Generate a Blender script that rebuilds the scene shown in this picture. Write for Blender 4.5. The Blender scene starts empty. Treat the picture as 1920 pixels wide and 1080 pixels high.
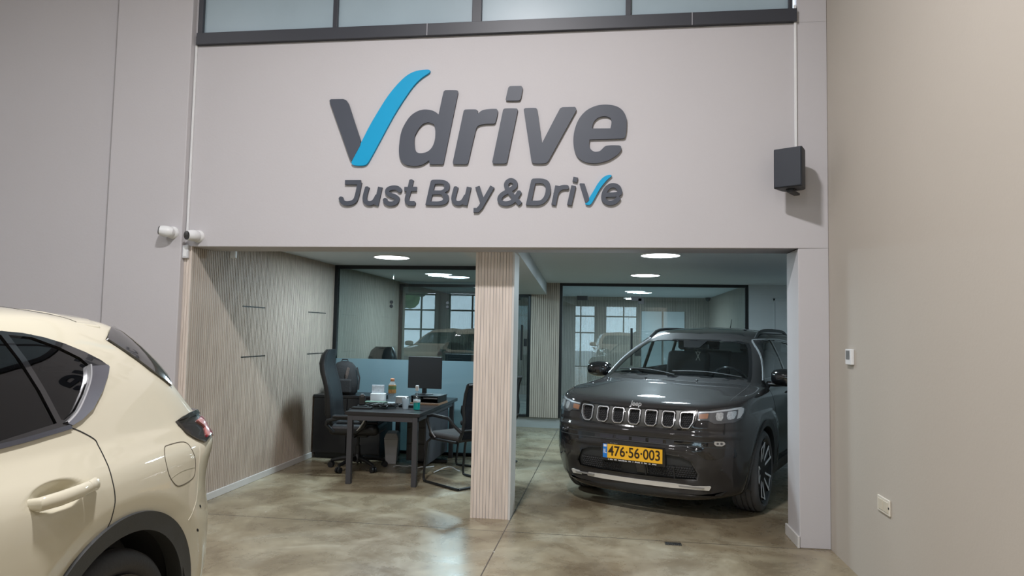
import bpy, math, random
import numpy as np
from mathutils import Vector, Matrix
from mathutils.geometry import delaunay_2d_cdt
from mathutils.bvhtree import BVHTree
random.seed(7)
PI = math.pi
scene = bpy.context.scene
COL = scene.collection
D = 5.3445            # distance from the camera to the facade wall
# ------------------------------------------------------------------ camera
CAM_F, CAM_YAW, CAM_PITCH, CAM_ROLL = 1311.3, -.137, .0632, .0198
cy, sy = math.cos(CAM_YAW), math.sin(CAM_YAW)
cp, sp = math.cos(CAM_PITCH), math.sin(CAM_PITCH)
fw = Vector((sy*cp, cy*cp, sp)); rt = Vector((cy, -sy, 0)); up = rt.cross(fw)
cr, sr = math.cos(CAM_ROLL), math.sin(CAM_ROLL)
r2 = cr*rt + sr*up; u2 = -sr*rt + cr*up
cd = bpy.data.cameras.new('camera'); cam = bpy.data.objects.new('camera', cd); COL.objects.link(cam)
cd.sensor_width = 36; cd.lens = CAM_F/1920*36; cd.clip_start = .05; cd.clip_end = 200
M = Matrix(((r2.x, u2.x, -fw.x, 0), (r2.y, u2.y, -fw.y, 0), (r2.z, u2.z, -fw.z, 1.5), (0, 0, 0, 1)))
cam.matrix_world = M
scene.camera = cam
# ------------------------------------------------------------------ exposure, sky
vs = scene.view_settings
vs.view_transform = 'Standard'; vs.look = 'None'; vs.gamma = 1; vs.use_curve_mapping = False; vs.exposure = 0
try: scene.cycles.use_denoising = True
except Exception: pass
scene.cycles.max_bounces = 8; scene.cycles.transparent_max_bounces = 24; scene.cycles.caustics_reflective = False
wd = bpy.data.worlds.new('sky'); scene.world = wd; wd.use_nodes = True
bg = wd.node_tree.nodes['Background']; bg.inputs[0].default_value = (.78, .88, 1, 1); bg.inputs[1].default_value = 5.5
# ------------------------------------------------------------------ area lights of the hall (each sits in the lamp built around it further down)
HALL_LAMPS = [(-1.0, 2.03, 5.25, 252), (-5.0, 2.03, 5.25, 40), (-1.0, -1.6, 5.25, 75), (-5.0, -1.6, 5.25, 80), (-1.0, -5.2, 5.25, 80), (-5.0, -5.2, 5.25, 80)]
ROOM_LAMPS = [(-2.345, 7.35, 2.30, 46), (.51, 7.04, 2.30, 44), (.486, 9.42, 2.30, 46), (-2.2, 10.0, 2.30, 44), (.62, 13.3, 2.30, 48)]
HALL_COL = (.98, .955, .975); ROOM_COL = (.70, .89, 1)
def area_light(name, loc, size, power, col, parent=None):
    l = bpy.data.lights.new(name, 'AREA'); l.shape = 'DISK'; l.size = size; l.energy = power; l.color = col
    o = bpy.data.objects.new(name, l); COL.objects.link(o); o.location = loc
    if parent: o.parent = parent
    return o
for (x, y, z, e) in HALL_LAMPS: area_light('hall_light', (x, y, z-.05), .34, e, HALL_COL)
for (x, y, z, e) in ROOM_LAMPS: area_light('room_light', (x, y, z-.035), .28, e, ROOM_COL)
# ================================================================== materials
MATS = {}
def mat(name, col, rough=.5, metal=0, spec=.5, coat=0, trans=0, emit=None, ior=None, bump=None, var=None, flake=0):
    if name in MATS: return MATS[name]
    m = bpy.data.materials.new(name); m.use_nodes = True; nt = m.node_tree; b = nt.nodes['Principled BSDF']
    b.inputs['Base Color'].default_value = (*col, 1); b.inputs['Roughness'].default_value = rough
    b.inputs['Metallic'].default_value = metal; b.inputs['Specular IOR Level'].default_value = spec
    b.inputs['Coat Weight'].default_value = coat; b.inputs['Coat Roughness'].default_value = .03
    b.inputs['Transmission Weight'].default_value = trans
    if ior: b.inputs['IOR'].default_value = ior
    if emit: b.inputs['Emission Color'].default_value = (*emit[0], 1); b.inputs['Emission Strength'].default_value = emit[1]
    g = nt.nodes.new('ShaderNodeNewGeometry')
    sc_, amt = var if var else (6, .04)
    n = nt.nodes.new('ShaderNodeTexNoise'); n.inputs['Scale'].default_value = sc_; n.inputs['Detail'].default_value = 4
    nt.links.new(g.outputs['Position'], n.inputs['Vector'])
    mx = nt.nodes.new('ShaderNodeMix'); mx.data_type = 'RGBA'
    mx.inputs['A'].default_value = (*[max(0, c*(1-amt)) for c in col], 1); mx.inputs['B'].default_value = (*[min(1, c*(1+amt)) for c in col], 1)
    nt.links.new(n.outputs['Fac'], mx.inputs['Factor']); nt.links.new(mx.outputs['Result'], b.inputs['Base Color'])
    if bump:
        n2 = nt.nodes.new('ShaderNodeTexNoise'); n2.inputs['Scale'].default_value = bump[0]; n2.inputs['Detail'].default_value = 3
        nt.links.new(g.outputs['Position'], n2.inputs['Vector'])
        bp = nt.nodes.new('ShaderNodeBump'); bp.inputs['Strength'].default_value = bump[1]; bp.inputs['Distance'].default_value = .01
        nt.links.new(n2.outputs['Fac'], bp.inputs['Height']); nt.links.new(bp.outputs['Normal'], b.inputs['Normal'])
    MATS[name] = m; return m
def glass_mat(name, tint, refl=1.0, rough=0, haze=None, ior=1.5):
    """thin sheet of glass: clear with a Fresnel reflection; haze = (colour, amount) for frosted film"""
    m = bpy.data.materials.new(name); m.use_nodes = True; nt = m.node_tree; N = nt.nodes; L = nt.links
    N.clear(); out = N.new('ShaderNodeOutputMaterial')
    t = N.new('ShaderNodeBsdfTransparent'); t.inputs[0].default_value = (*tint, 1)
    g = N.new('ShaderNodeBsdfGlossy'); g.inputs['Roughness'].default_value = rough; g.inputs[0].default_value = (refl, refl, refl, 1)
    f = N.new('ShaderNodeFresnel'); gm = N.new('ShaderNodeNewGeometry'); io = N.new('ShaderNodeMapRange')
    io.inputs[3].default_value = ior; io.inputs[4].default_value = 1/ior      # same reflection from either side of the sheet
    L.new(gm.outputs['Backfacing'], io.inputs[0]); L.new(io.outputs[0], f.inputs[0])
    base = t
    if haze:
        d = N.new('ShaderNodeBsdfDiffuse'); d.inputs[0].default_value = (*haze[0], 1)
        tl = N.new('ShaderNodeBsdfTranslucent'); tl.inputs[0].default_value = (*haze[0], 1)
        a = N.new('ShaderNodeMixShader'); a.inputs[0].default_value = .5; L.new(d.outputs[0], a.inputs[1]); L.new(tl.outputs[0], a.inputs[2])
        h = N.new('ShaderNodeMixShader'); h.inputs[0].default_value = haze[1]; L.new(t.outputs[0], h.inputs[1]); L.new(a.outputs[0], h.inputs[2]); base = h
    ms = N.new('ShaderNodeMixShader'); L.new(f.outputs[0], ms.inputs[0]); L.new(base.outputs[0], ms.inputs[1]); L.new(g.outputs[0], ms.inputs[2])
    L.new(ms.outputs[0], out.inputs[0]); MATS[name] = m; return m
# ================================================================== objects
def tag(o, label=None, cat=None, group=None, kind=None):
    if label: o['label'] = label
    if cat: o['category'] = cat
    if group: o['group'] = group
    if kind: o['kind'] = kind
    return o
def empty(name, loc=(0, 0, 0), rz=0, label=None, cat=None, group=None):
    o = bpy.data.objects.new(name, None); COL.objects.link(o); o.location = loc; o.rotation_euler.z = rz
    o.empty_display_size = .1
    return tag(o, label, cat, group)
def copy_tree(o, parent=None):
    c = o.copy(); COL.objects.link(c); c.parent = parent
    for ch in list(o.children): copy_tree(ch, c)
    return c
class MB:
    def __init__(s): s.v = []; s.f = []; s.sm = []
    def add(s, v, f, smooth=False):
        b = len(s.v); s.v += [tuple(p) for p in v]; s.f += [tuple(i+b for i in q) for q in f]; s.sm += [smooth]*len(f); return s
    def box(s, x0, x1, y0, y1, z0, z1, M=None):
        v = [(x, y, z) for z in (z0, z1) for y in (y0, y1) for x in (x0, x1)]
        if M is not None: v = [M @ Vector(p) for p in v]
        return s.add(v, [(0, 2, 3, 1), (4, 5, 7, 6), (0, 1, 5, 4), (2, 6, 7, 3), (0, 4, 6, 2), (1, 3, 7, 5)])
    def cbox(s, c, d, M=None):
        return s.box(c[0]-d[0]/2, c[0]+d[0]/2, c[1]-d[1]/2, c[1]+d[1]/2, c[2]-d[2]/2, c[2]+d[2]/2, M)
    def bar(s, p, q, w, h=None, upv=(0, 0, 1)):
        p = Vector(p); q = Vector(q); h = h or w; d = (q-p).normalized(); u = Vector(upv)
        if abs(d.dot(u)) > .95: u = Vector((1, 0, 0))
        a = d.cross(u).normalized(); b = a.cross(d)
        v = [c + a*i*w/2 + b*j*h/2 for c in (p, q) for i, j in ((-1, -1), (1, -1), (1, 1), (-1, 1))]
        return s.add(v, [(3, 2, 1, 0), (4, 5, 6, 7), (0, 1, 5, 4), (1, 2, 6, 5), (2, 3, 7, 6), (3, 0, 4, 7)])
    def tube(s, pts, r, n=10, cap=True, closed=False, flat=1.0):
        pts = [Vector(p) for p in pts]; m = len(pts); v = []; prev = None
        rr = r if hasattr(r, '__len__') else [r]*m
        for i, p in enumerate(pts):
            if closed: d = (pts[(i+1) % m]-pts[i-1])
            else: d = pts[min(i+1, m-1)]-pts[max(i-1, 0)]
            d.normalize()
            if prev is None:
                a = d.orthogonal().normalized() if abs(d.z) > .9 else d.cross(Vector((0, 0, 1))).normalized()
            else:
                a = (prev - d*prev.dot(d)).normalized()
            prev = a; b = d.cross(a)
            v += [p + (a*math.cos(2*PI*k/n) + b*flat*math.sin(2*PI*k/n))*rr[i] for k in range(n)]
        f = []
        for i in range(m if closed else m-1):
            j = (i+1) % m
            for k in range(n): f.append((i*n+k, i*n+(k+1) % n, j*n+(k+1) % n, j*n+k))
        s.add(v, f, True)
        if cap and not closed:
            s.add(v[:n], [tuple(range(n))[::-1]]); s.add(v[-n:], [tuple(range(n))])
        return s
    def lathe(s, prof, c=(0, 0, 0), axis='z', n=32, M=None, smooth=True):
        v = []; m = len(prof)
        for r, h in prof:
            for k in range(n):
                a = 2*PI*k/n; x, y = r*math.cos(a), r*math.sin(a)
                p = {'z': (x, y, h), 'y': (x, h, y), 'x': (h, x, y)}[axis]
                p = Vector(p) + Vector(c); v.append(M @ p if M is not None else p)
        f = []
        for i in range(m-1):
            for k in range(n): f.append((i*n+k, i*n+(k+1) % n, (i+1)*n+(k+1) % n, (i+1)*n+k))
        s.add(v, f, smooth)
        if prof[0][0] > 1e-4: s.add(v[:n], [tuple(range(n))[::-1]])
        if prof[-1][0] > 1e-4: s.add(v[-n:], [tuple(range(n))])
        return s
    def sphere(s, c, r, n=20, m=12, M=None):
        r = r if hasattr(r, '__len__') else (r, r, r)
        v = []; f = []
        for i in range(m+1):
            t = PI*i/m
            for k in range(n):
                a = 2*PI*k/n; p = Vector((c[0]+r[0]*math.sin(t)*math.cos(a), c[1]+r[1]*math.sin(t)*math.sin(a), c[2]+r[2]*math.cos(t)))
                v.append(M @ p if M is not None else p)
        for i in range(m):
            for k in range(n): f.append((i*n+k, (i+1)*n+k, (i+1)*n+(k+1) % n, i*n+(k+1) % n))
        return s.add(v, f, True)
    def prism(s, poly, z0, z1, M=None):
        n = len(poly); v = [(x, y, z0) for x, y in poly]+[(x, y, z1) for x, y in poly]
        if M is not None: v = [M @ Vector(p) for p in v]
        f = [tuple(range(n))[::-1], tuple(range(n, 2*n))]+[(i, (i+1) % n, n+(i+1) % n, n+i) for i in range(n)]
        return s.add(v, f)
    def build(s, name, m, parent=None, bevel=0, seg=2, label=None, cat=None, group=None, kind=None, loc=None, sub=0, fixn=True):
        me = bpy.data.meshes.new(name); me.from_pydata([tuple(p) for p in s.v], [], s.f)
        me.polygons.foreach_set('use_smooth', s.sm)
        if fixn:
            import bmesh
            bm = bmesh.new(); bm.from_mesh(me); bmesh.ops.remove_doubles(bm, verts=bm.verts, dist=1e-6); bmesh.ops.recalc_face_normals(bm, faces=bm.faces); bm.to_mesh(me); bm.free()
            if any(s.sm):
                try: me.set_sharp_from_angle(angle=math.radians(42))
                except Exception: pass
        me.materials.append(m); me.update()
        o = bpy.data.objects.new(name, me); COL.objects.link(o)
        if parent: o.parent = parent
        if loc: o.location = loc
        if bevel:
            b = o.modifiers.new('bevel', 'BEVEL'); b.width = bevel; b.segments = seg; b.limit_method = 'ANGLE'; b.angle_limit = math.radians(40)
            for p in me.polygons: p.use_smooth = True
            b.harden_normals = True
        if sub:
            q = o.modifiers.new('sub', 'SUBSURF'); q.levels = sub; q.render_levels = sub
            for p in me.polygons: p.use_smooth = True
        return tag(o, label, cat, group, kind)
def box_obj(name, m, x0, x1, y0, y1, z0, z1, parent=None, bevel=0, **k):
    return MB().box(x0, x1, y0, y1, z0, z1).build(name, m, parent, bevel, **k)
# ---- 2-D tools
def smooth_poly(P, k=4, closed=True):
    """Catmull-Rom through the points"""
    P = [np.array(p, float) for p in P]; n = len(P); out = []
    rng = range(n) if closed else range(n-1)
    for i in rng:
        a, b, c, d = (P[(i-1) % n], P[i], P[(i+1) % n], P[(i+2) % n]) if closed else (P[max(i-1, 0)], P[i], P[i+1], P[min(i+2, n-1)])
        for j in range(k):
            t = j/k; out.append(tuple(.5*((2*b)+(c-a)*t+(2*a-5*b+4*c-d)*t*t+(-a+3*b-3*c+d)*t**3)))
    if not closed: out.append(tuple(P[-1]))
    return out
def round_poly(P, r, k=4):
    """polygon with its corners rounded by radius r (a number or one per corner)"""
    n = len(P); out = []; P = [np.array(p, float) for p in P]
    for i in range(n):
        a, b, c = P[i-1], P[i], P[(i+1) % n]; ri = r[i] if hasattr(r, '__len__') else r
        u = (a-b); v = (c-b); lu = np.linalg.norm(u); lv = np.linalg.norm(v); u = u/lu; v = v/lv
        if ri <= 0: out.append(tuple(b)); continue
        ang = math.acos(max(-1, min(1, u @ v))); t = min(ri/max(math.tan(ang/2), 1e-3), .48*min(lu, lv))
        p, q = b+u*t, b+v*t
        for j in range(k+1):
            s = j/k; out.append(tuple((1-s)**2*p+2*s*(1-s)*b+s*s*q))
    return out
def stroke_poly(pts, w, cap=0, closed=False):
    """outline of a thick polyline"""
    P = [np.array(p, float) for p in pts]; n = len(P); L = []; R_ = []
    ww = w if hasattr(w, '__len__') else [w]*n
    for i in range(n):
        if closed: d = P[(i+1) % n]-P[i-1]
        else: d = P[min(i+1, n-1)]-P[max(i-1, 0)]
        d = d/np.linalg.norm(d); nn = np.array([-d[1], d[0]])
        if 0 < i < n-1 or closed:
            d0 = P[i]-P[i-1]; d0 = d0/np.linalg.norm(d0); c = max(.55, abs(float(nn @ np.array([-d0[1], d0[0]]))))
        else: c = 1
        L.append(tuple(P[i]+nn*ww[i]/2/c)); R_.append(tuple(P[i]-nn*ww[i]/2/c))
    return L+R_[::-1]
def stroke_parts(pts, w):
    """a thick polyline as quads joined by discs, to be united"""
    out = []; P = [np.array(p, float) for p in pts]
    for i, (a, b) in enumerate(zip(P, P[1:])):
        d = (b-a)/np.linalg.norm(b-a); n = np.array([-d[1], d[0]])*w/2
        out.append([tuple(a+n), tuple(b+n), tuple(b-n), tuple(a-n)])
        if i: out.append([tuple(a+np.array((math.cos(t), math.sin(t)))*w/2) for t in np.arange(14)*2*PI/14+.1])
    return out
def soft_poly(P, k=4, corner=52, r=.008):
    """smooth the gentle bends of an outline and keep (slightly rounded) the sharp corners"""
    P = [np.array(p, float) for p in P]; n = len(P); cn = []
    for i in range(n):
        u = P[i]-P[i-1]; v = P[(i+1) % n]-P[i]; u = u/np.linalg.norm(u); v = v/np.linalg.norm(v)
        cn.append(math.degrees(math.acos(max(-1, min(1, float(u @ v))))) > corner)
    out = []
    for i in range(n):
        a, b, c, d = P[i-1], P[i], P[(i+1) % n], P[(i+2) % n]
        if cn[i]: a = b
        if cn[(i+1) % n]: d = c
        L = np.linalg.norm(c-b)
        if L > .35*1 or (cn[i] and cn[(i+1) % n]): out.append(tuple(b)); continue
        # limit long neighbours so that straight runs stay straight
        la, ld = np.linalg.norm(b-a), np.linalg.norm(d-c)
        if la > 1.6*L: a = b-(b-a)/la*1.0*L
        if ld > 1.6*L: d = c+(d-c)/ld*1.0*L
        for j in range(k):
            t = j/k; out.append(tuple(.5*((2*b)+(c-a)*t+(2*a-5*b+4*c-d)*t*t+(-a+3*b-3*c+d)*t**3)))
    return out
def grow(P, d):
    """polygon offset outwards by d"""
    P = [np.array(p, float) for p in P]; n = len(P); A = sum(P[i][0]*P[(i+1) % n][1]-P[(i+1) % n][0]*P[i][1] for i in range(n)); sg = 1 if A > 0 else -1; out = []
    for i in range(n):
        a, b, c = P[i-1], P[i], P[(i+1) % n]; u = b-a; v = c-b; u = u/max(np.linalg.norm(u), 1e-9); v = v/max(np.linalg.norm(v), 1e-9)
        nn = np.array([u[1]+v[1], -(u[0]+v[0])]); l = np.linalg.norm(nn); nn = nn/max(l, 1e-9); k = 1/max(.5, l/2)
        out.append(tuple(b+nn*sg*d*k))
    return out
def inside(p, poly):
    x, y = p; c = False; n = len(poly); j = n-1
    for i in range(n):
        xi, yi = poly[i]; xj, yj = poly[j]
        if (yi > y) != (yj > y) and x < (xj-xi)*(y-yi)/(yj-yi)+xi: c = not c
        j = i
    return c
def inside_np(X, Y, poly):
    c = np.zeros(X.shape, bool); n = len(poly); j = n-1
    for i in range(n):
        xi, yi = poly[i]; xj, yj = poly[j]
        if yi != yj:
            m = ((yi > Y) != (yj > Y)) & (X < (xj-xi)*(Y-yi)/(yj-yi)+xi); c ^= m
        j = i
    return c
def tri_region(polys, holes=(), grid=0):
    """triangulate the union of polys minus holes; grid > 0 adds inner points"""
    V = []; E = []
    allp = list(polys)+list(holes)
    for P in allp:
        b = len(V); V += [Vector((float(p[0]), float(p[1]))) for p in P]; E += [(b+i, b+(i+1) % len(P)) for i in range(len(P))]
    if grid:
        xs = [p[0] for P in polys for p in P]; ys = [p[1] for P in polys for p in P]
        x0, x1, y0, y1 = min(xs), max(xs), min(ys), max(ys)
        nx = int((x1-x0)/grid)+2; ny = int((y1-y0)/grid)+2
        gx, gy = np.meshgrid(x0+(np.arange(nx)+.37)*grid, y0+(np.arange(ny)+.41)*grid)
        gx[1::2] += grid*.5
        m = np.zeros(gx.shape, bool)
        for P in polys: m |= inside_np(gx, gy, P)
        for P in holes: m &= ~inside_np(gx, gy, P)
        # keep clear of the outlines
        B = np.array([tuple(v) for v in V]); A_ = []
        for a, b in E:
            pa, pb = B[a], B[b]; k = max(1, int(np.linalg.norm(pb-pa)/(grid*.5)))
            for j in range(k): A_.append(pa+(pb-pa)*j/k)
        A_ = np.array(A_); pts = np.stack([gx[m], gy[m]], 1)
        if len(pts):
            keep = np.ones(len(pts), bool)
            for i in range(0, len(pts), 500):
                dd = ((pts[i:i+500, None]-A_[None])**2).sum(2).min(1); keep[i:i+500] = dd > (grid*.35)**2
            V += [Vector((float(a), float(b))) for a, b in pts[keep]]
    r = delaunay_2d_cdt(V, E, [], 0, 1e-7)
    vo, fo = r[0], r[2]; F = []
    for t in fo:
        c = (sum(vo[i][0] for i in t)/len(t), sum(vo[i][1] for i in t)/len(t))
        if any(inside(c, P) for P in polys) and not any(inside(c, P) for P in holes): F.append(tuple(t))
    return [tuple(v) for v in vo], F
def boundary(F):
    cnt = {}
    for t in F:
        for i in range(len(t)):
            a, b = t[i], t[(i+1) % len(t)]; k = (min(a, b), max(a, b)); cnt.setdefault(k, []).append((a, b))
    return [v[0] for v in cnt.values() if len(v) == 1]
def plate_mb(polys, holes, mp, th, mb=None):
    """flat cut-out: mp(x, y, depth) -> 3-D point; depth 0 is the face, th the back"""
    V, F = tri_region(polys, holes); mb = mb or MB()
    n = len(V); used = sorted({i for t in F for i in t}); ix = {i: k for k, i in enumerate(used)}; m = len(used)
    v = [mp(*V[i], 0) for i in used]+[mp(*V[i], th) for i in used]
    f = [tuple(ix[i] for i in t) for t in F]+[tuple(ix[i]+m for i in t)[::-1] for t in F]
    for a, b in boundary(F): f.append((ix[b], ix[a], ix[a]+m, ix[b]+m))
    return mb.add(v, f)
# ---- lofted surfaces
def _spl(P, t, tn):
    """natural cubic spline through P (n,k) at knots t, evaluated at tn"""
    n = len(t); h = np.diff(t); A = np.zeros((n, n)); B = np.zeros((n, P.shape[1])); A[0, 0] = A[-1, -1] = 1
    for i in range(1, n-1):
        A[i, i-1] = h[i-1]; A[i, i] = 2*(h[i-1]+h[i]); A[i, i+1] = h[i]
        B[i] = 6*((P[i+1]-P[i])/h[i]-(P[i]-P[i-1])/h[i-1])
    Mm = np.linalg.solve(A, B); k = np.clip(np.searchsorted(t, tn, 'right')-1, 0, n-2)
    a = (t[k+1]-tn)[:, None]; b = (tn-t[k])[:, None]; hh = h[k][:, None]
    return Mm[k]*a**3/(6*hh)+Mm[k+1]*b**3/(6*hh)+(P[k]/hh-Mm[k]*hh/6)*a+(P[k+1]/hh-Mm[k+1]*hh/6)*b
def net_surface(rows, nu, nv, vpow=.5):
    """rows[r][c] = (x, y, z); c 0 = front centre .. last = rear centre; last row = centre line of the roof. Half car, y >= 0."""
    N = np.array(rows, float); R_, C_, _ = N.shape
    mir = np.array([1, -1, 1])
    N = np.concatenate([(N[:, 3:0:-1]*mir), N, (N[:, -2:-5:-1]*mir)], 1)
    top = (N[-2:-4:-1]*mir); N = np.concatenate([N, top], 0)
    du = np.sqrt(np.linalg.norm(np.diff(N, axis=1), axis=2)+1e-4).mean(0); tu = np.concatenate([[0], np.cumsum(du)])
    dv = (np.sqrt(np.linalg.norm(np.diff(N, axis=0), axis=2)+1e-4)).mean(1); tv = np.concatenate([[0], np.cumsum(dv)])
    un = np.linspace(tu[3], tu[3+C_-1], nu); vn = np.linspace(tv[0], tv[R_-1], nv)
    G = np.stack([_spl(N[r], tu, un) for r in range(N.shape[0])])          # rows x nu x 3
    S = np.stack([_spl(G[:, j], tv, vn) for j in range(nu)], 1)           # nv x nu x 3
    S[:, 0, 1] = 0; S[:, -1, 1] = 0; S[-1, :, 1] = 0
    return S
# ================================================================== the building
YF, YT = D, D+.334            # facade wall front and back
H = 2.156; HC = 2.30; YG = 8.42; YB = 11.165; YR = 15.15
def st(name, mb, m, bevel=0, kind='structure', **k): return mb.build(name, m, None, bevel, kind=kind, **k)
def wall_mat(name, col, sc=1.3, amt=.03):
    m = mat(name, col, .75, bump=(60, .06), var=(sc, amt)); return m
M_WALL = wall_mat('greige wall paint', (.515, .498, .508))
M_WALLR = wall_mat('warm greige right wall', (.46, .42, .365), .8, .05)  # right wall only: a warmer tint than the other hall walls
M_WHITEW = wall_mat('white wall paint', (.62, .66, .67))
M_CEIL = wall_mat('ceiling paint', (.66, .70, .72))
M_FRAME = mat('anthracite window frame', (.035, .038, .048), .45)
M_BLK = mat('black powder coat', (.008, .009, .010), .42)
M_WHITE = mat('white plastic', (.75, .76, .76), .4)
M_BASE = mat('white baseboard', (.58, .57, .55), .45)
M_GLASS = glass_mat('partition glass', (.80, .88, .89), refl=1.0, ior=1.75)
M_FROST = glass_mat('frosted film glass', (.55, .68, .70), haze=((.42, .55, .60), .62), rough=.05)
M_PANE = mat('frosted window pane', (.33, .42, .47), .35, spec=.4, var=(2.5, .10))
def oak(name, col):
    m = bpy.data.materials.new(name); m.use_nodes = True; nt = m.node_tree; b = nt.nodes['Principled BSDF']; L = nt.links
    g = nt.nodes.new('ShaderNodeNewGeometry'); mp = nt.nodes.new('ShaderNodeMapping'); mp.inputs['Scale'].default_value = (36, 36, 1.6)
    L.new(g.outputs['Position'], mp.inputs[0]); n = nt.nodes.new('ShaderNodeTexNoise'); n.inputs['Scale'].default_value = 1.6; n.inputs['Detail'].default_value = 5
    L.new(mp.outputs[0], n.inputs['Vector']); r = nt.nodes.new('ShaderNodeValToRGB'); L.new(n.outputs['Fac'], r.inputs[0])
    r.color_ramp.elements[0].position = .30; r.color_ramp.elements[0].color = (*[c*.72 for c in col], 1)
    r.color_ramp.elements[1].position = .68; r.color_ramp.elements[1].color = (*col, 1)
    L.new(r.outputs[0], b.inputs['Base Color']); b.inputs['Roughness'].default_value = .55; return m
M_OAK = oak('limed oak slats', (.53, .45, .375)); M_OAKP = oak('pale oak boards', (.74, .65, .57)); M_GROOVE = mat('slat backing', (.23, .19, .16), .8)
# floor: polished concrete with saw-cut joints
def floor_mat():
    m = bpy.data.materials.new('polished concrete'); m.use_nodes = True; nt = m.node_tree; b = nt.nodes['Principled BSDF']; L = nt.links; N = nt.nodes
    g = N.new('ShaderNodeNewGeometry'); sep = N.new('ShaderNodeSeparateXYZ'); L.new(g.outputs['Position'], sep.inputs[0])
    n1 = N.new('ShaderNodeTexNoise'); n1.inputs['Scale'].default_value = 1.3; n1.inputs['Detail'].default_value = 8; n1.inputs['Roughness'].default_value = .62; n1.inputs['Distortion'].default_value = .8
    n2 = N.new('ShaderNodeTexNoise'); n2.inputs['Scale'].default_value = 3.1; n2.inputs['Detail'].default_value = 9; n2.inputs['Roughness'].default_value = .7; n2.inputs['Distortion'].default_value = .5
    for n in (n1, n2): L.new(g.outputs['Position'], n.inputs['Vector'])
    r1 = N.new('ShaderNodeValToRGB'); L.new(n1.outputs['Fac'], r1.inputs[0]); e = r1.color_ramp.elements
    e[0].position = .34; e[0].color = (.195, .153, .098, 1); e[1].position = .68; e[1].color = (.41, .375, .285, 1); x = e.new(.5); x.color = (.295, .247, .168, 1)
    r2 = N.new('ShaderNodeValToRGB'); L.new(n2.outputs['Fac'], r2.inputs[0]); e = r2.color_ramp.elements
    e[0].position = .36; e[0].color = (.78, .76, .73, 1); e[1].position = .66; e[1].color = (1.15, 1.16, 1.13, 1)
    mx = N.new('ShaderNodeMix'); mx.data_type = 'RGBA'; mx.blend_type = 'MULTIPLY'; mx.inputs['Factor'].default_value = 1
    L.new(r1.outputs[0], mx.inputs['A']); L.new(r2.outputs[0], mx.inputs['B'])
    def joint(axis, pos, w, lim=None):
        s = N.new('ShaderNodeMath'); s.operation = 'SUBTRACT'; L.new(sep.outputs[axis], s.inputs[0]); s.inputs[1].default_value = pos
        a = N.new('ShaderNodeMath'); a.operation = 'ABSOLUTE'; L.new(s.outputs[0], a.inputs[0])
        c = N.new('ShaderNodeMath'); c.operation = 'LESS_THAN'; L.new(a.outputs[0], c.inputs[0]); c.inputs[1].default_value = w; return c
    prev = None
    for jx in (('X', -.757, .0045), ('Y', 5.325, .0045), ('Y', -.7, .004), ('X', -5.0, .004), ('Y', 11.0, .004)):
        j = joint(*jx)
        if prev is None: prev = j
        else:
            a = N.new('ShaderNodeMath'); a.operation = 'MAXIMUM'; L.new(prev.outputs[0], a.inputs[0]); L.new(j.outputs[0], a.inputs[1]); prev = a
    mj = N.new('ShaderNodeMix'); mj.data_type = 'RGBA'; L.new(prev.outputs[0], mj.inputs['Factor']); L.new(mx.outputs['Result'], mj.inputs['A']); mj.inputs['B'].default_value = (.06, .05, .04, 1)
    v = N.new('ShaderNodeTexVoronoi'); v.inputs['Scale'].default_value = 2.6; L.new(g.outputs['Position'], v.inputs['Vector'])
    c = N.new('ShaderNodeMath'); c.operation = 'LESS_THAN'; L.new(v.outputs['Distance'], c.inputs[0]); c.inputs[1].default_value = .026
    mk = N.new('ShaderNodeMix'); mk.data_type = 'RGBA'; L.new(c.outputs[0], mk.inputs['Factor']); L.new(mj.outputs['Result'], mk.inputs['A']); mk.inputs['B'].default_value = (.55, .53, .48, 1)
    L.new(mk.outputs['Result'], b.inputs['Base Color'])
    rr = N.new('ShaderNodeMapRange'); L.new(n2.outputs['Fac'], rr.inputs[0]); rr.inputs[1].default_value = .3; rr.inputs[2].default_value = .7; rr.inputs[3].default_value = .20; rr.inputs[4].default_value = .38
    L.new(rr.outputs[0], b.inputs['Roughness']); b.inputs['Specular IOR Level'].default_value = .55
    bp = N.new('ShaderNodeBump'); bp.inputs['Strength'].default_value = .04; bp.inputs['Distance'].default_value = .01; L.new(n1.outputs['Fac'], bp.inputs['Height']); L.new(bp.outputs[0], b.inputs['Normal'])
    return m
M_FLOOR = floor_mat()
st('floor', MB().box(-8.2, 3.5, -9.3, YB, -.12, 0), M_FLOOR)
st('floor_raised', MB().box(-3.6, 3.5, YB, YR+.2, -.12, .165), mat('raised floor tile', (.40, .42, .41), .25, var=(2, .08)))
# facade: wall over the two bays with window opening above
wf_ = MB(); wf_.box(-3.48, 1.5925, YF, YT, H, 3.86); wf_.box(-3.48, 1.5925, YF, YT, 5.35, 5.7); wf_.box(1.378, 1.5925, YF, YT, 0, H); wf_.box(1.378, 1.5925, YF, YT, 3.86, 5.35)
wf_.box(-3.50, -3.46, YF, YT, 3.86, 5.35); st('wall_facade', wf_, M_WALL, .006)
st('wall_left_facade', MB().box(-8.1, -4.16, YF, YT, 0, 5.7), M_WALL)
st('wall_left_pilaster', MB().box(-4.16, -3.475, YF-.062, YT, 0, 5.7), M_WALL, .008)
st('wall_right', MB().box(1.5925, 1.8, -9.2, YT-.001, 0, 5.7), M_WALLR)
st('wall_left', MB().box(-8.2, -8.0, -9.2, YF, 0, 5.7), M_WALL)
st('ceiling_hall', MB().box(-8.2, 1.8, -9.2, YT, 5.6, 5.75), mat('hall ceiling', (.5, .5, .5), .8))
st('ceiling', MB().box(-3.6, 3.4, YT, YR+.2, HC, HC+.1), M_CEIL)
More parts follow.
